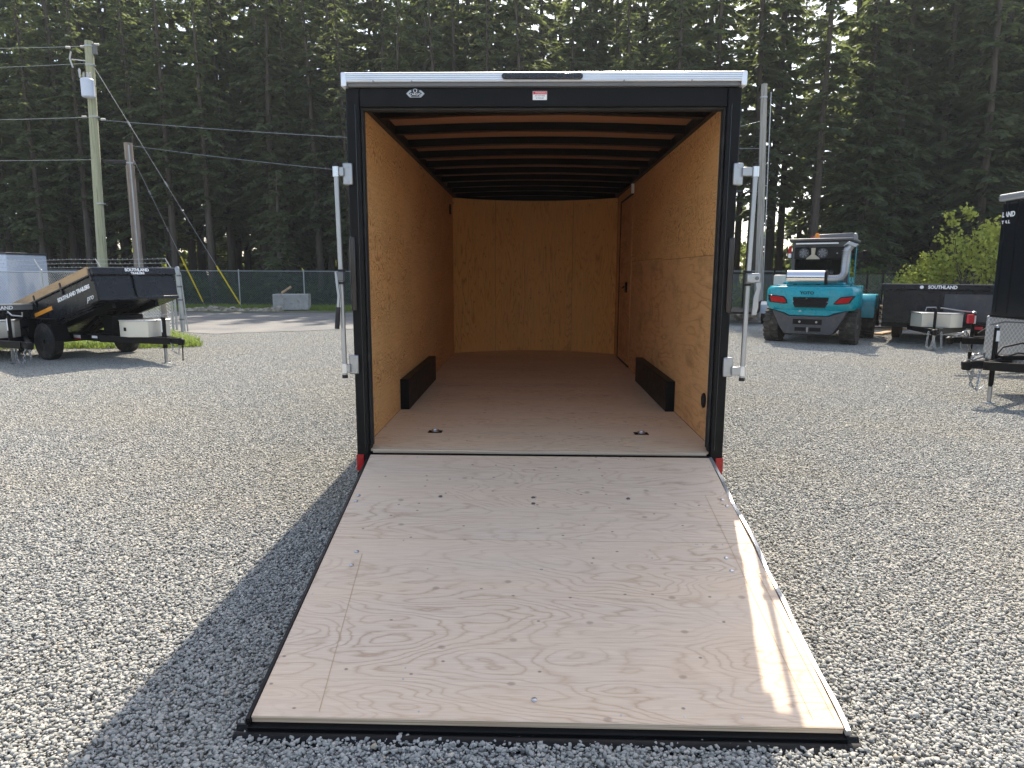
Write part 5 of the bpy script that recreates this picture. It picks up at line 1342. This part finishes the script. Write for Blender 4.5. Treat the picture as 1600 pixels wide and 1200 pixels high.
# side body with step, front mudguards
for s in (-1, 1):
    sb = MB(); sb.prism([(.55, 1.555), (1.95, 1.555), (1.95, 1.2), (1.95, .46), (1.30, .30), (.78, .36), (.66, .95)], 'x', min(s*.78, s*1.10), max(s*.78, s*1.10)); sbo = sb.build('side_body', m_teal, FK, bevel=.02)
    MB().box(min(s*1.101, s*1.115), max(s*1.101, s*1.115), 1.0, 1.6, .48, .60).build('step', m_black, sbo)
    mg = MB(); mg.prism([(1.90, .62), (1.90, 1.12), (2.08, 1.30), (2.95, 1.30), (3.16, 1.10), (3.2, .86), (3.12, .86), (2.90, 1.16), (2.2, 1.16), (2.0, .90)], 'x', min(s*.82, s*1.46), max(s*.82, s*1.46)); mg.build('mudguard', m_teal, FK, bevel=.02)
# mast, carriage, chains, forks
ms = MB()
for s in (-1, 1):
    ms.box(s*.55-.07, s*.55+.07, 3.15, 3.32, .12, 2.75); ms.box(s*.40-.05, s*.40+.05, 3.33, 3.45, .12, 2.70)
ms.box(-.62, .62, 3.16, 3.3, 2.58, 2.75); ms.box(-.62, .62, 3.16, 3.3, .3, .42)
mst = ms.build('mast', m_black, FK, bevel=.01)
ca = MB(); ca.box(-1.50, 1.50, 3.50, 3.60, .30, .46); ca.box(-1.50, 1.50, 3.50, 3.60, .98, 1.12)
for x in (-1.46, -.7, .62, 1.38): ca.box(x, x+.10, 3.50, 3.60, .461, .979)
ca.build('carriage', m_black, mst, bevel=.01)
br = MB(); br.ring((0, 3.55, 1.12), 1.0, .025, 'y', 20, 6, 0, PI, 1.45); br.v = [(x, y, 1.12+(z-1.12)*.42) for x, y, z in br.v]; br.build('load_guard', m_black, mst, smooth=True)
for x in (1.22, 1.36, -1.3): MB().tube([(x, 3.44, .2), (x+.03, 3.42, .7), (x-.02, 3.44, 1.2)], .035, 8).build('hydraulic_hose', m_rubber, mst, smooth=True)
fkm = MB()
for s in (-1, 1): fkm.box(s*1.05-.09, s*1.05+.09, 3.61, 3.68, .05, 1.05); fkm.box(s*1.05-.09, s*1.05+.09, 3.68, 5.0, .05, .10)
fkm.build('fork', m_black, mst, bevel=.006)
MB().box(-.8, .8, .35, 3.1, .38, .80).build('chassis', m_black, FK)

# ------------------------------------------------------------------ small utility trailer wheel and body left of the forklift
UT = thing('utility_trailer', 'small black trailer showing its wheel and mudguard left of the forklift', 'trailer', (8.35, 21.2, 0), math.radians(-22))
wheel(UT, 'wheel', (.28, 0, .36), .36, .2, .20, m_galv, m_tyre, side=1)
wheel(UT, 'wheel', (-1.3, 0, .36), .36, .2, .20, m_galv, m_tyre, side=-1)
for x0, x1 in ((.16, .44), (-1.46, -1.18)):
    mb = MB(); mb.prism([(-.46, .40), (-.38, .72), (-.2, .82), (.25, .82), (.42, .70), (.50, .40), (.47, .40), (.40, .68), (.24, .79), (-.2, .79), (-.36, .70), (-.43, .40)], 'x', x0, x1); mb.build('mudguard', m_galv, UT)
ub = MB(); ub.box(-1.1, .08, -1.6, 1.7, .42, .50); ub.box(-1.1, -1.06, -1.6, 1.7, .50, .80); ub.box(.04, .08, -1.6, 1.7, .50, .80); ub.build('deck', m_black, UT)
# ------------------------------------------------------------------ lumber by the forklift
def lumber(label, loc, rz, n, w, L):
    r = thing('lumber_stack', label, 'lumber', loc, rz)
    z = .0
    for k in range(n):
        mb = MB(); mb.box(-L/2, L/2, -w/2, w/2, z+.005, z+.045); o = mb.build('plank', m_plank, r, bevel=.004, rot=(0, 0, rnd.uniform(-.05, .05)))
        if k < n-1:
            for x in (-L*.35, L*.35): MB().box(x-.045, x+.045, -w/2, w/2, z+.046, z+.145).build('spacer', m_plank, r)
        z += .15
    return r
lumber('stack of pale planks on spacers between the forklift and the wide dump trailer', (11.75, 18.9, 0), math.radians(-12), 6, .8, 1.6)
pk = thing('loose_plank', 'single long plank lying on the gravel right of the forklift', 'plank', (11.2, 17.2, 0), math.radians(48))
MB().box(-1.1, 1.1, -.12, .12, .01, .06).build('board', m_plank, pk, bevel=.004)

# labels for the forest trees: which side of the view they stand on, and their build
zones = [(-1e9, 140, 'behind the white trailer'), (140, 300, 'behind the utility poles'), (300, 560, 'behind the green net fence'), (560, 840, 'above the left half of the big trailer roof'),
         (840, 1160, 'above the right half of the big trailer roof'), (1160, 1320, 'in the thin stand above the forklift'), (1320, 1480, 'above the bright shrubs'), (1480, 1e9, 'at the right edge of the forest')]
ORD = ['first', 'second', 'third', 'fourth', 'fifth', 'sixth', 'seventh', 'eighth', 'ninth', 'tenth', 'eleventh', 'twelfth', 'thirteenth']
buck = {}
for o in list(COL.objects):
    if o.name.startswith('conifer_tree') and o.parent is None:
        x, y, _ = o.location; px = 800+1076*(x+.07+.025*(y+4.7))/(y+4.7)
        z = next(t for a, b, t in zones if a <= px < b); dep = 'front-row' if y < 41.5 else ('mid-forest' if y < 52 else 'deep-forest')
        buck.setdefault((z, dep), []).append((px, o))
for (z, dep), L_ in buck.items():
    L_.sort(key=lambda q: q[0])
    for k, (px, o) in enumerate(L_):
        o['group'] = dep+' conifers '+z
        o['label'] = (ORD[k]+' front-row conifer from the left '+z) if dep == 'front-row' and k < len(ORD) else 'tall dark '+dep+' conifer '+z

# ------------------------------------------------------------------ added thin volume standing in for lens glare over the dark forest
hz = MB().box(-95, 95, -30, 118, -1.2, 34).build('lens_veil', bpy.data.materials.new('lens_veil_volume'))
hm = hz.data.materials[0]; hm.use_nodes = True; hn = hm.node_tree.nodes; hn.remove(hn['Principled BSDF'])
pv = hn.new('ShaderNodeVolumePrincipled'); pv.inputs['Color'].default_value = (.86, .92, 1, 1); pv.inputs['Density'].default_value = .0004; pv.inputs['Anisotropy'].default_value = .3
hm.node_tree.links.new(pv.outputs[0], hn['Material Output'].inputs['Volume']); hz['kind'] = 'stuff'; hz['label'] = 'thin pale veil added like lens glare over the yard'
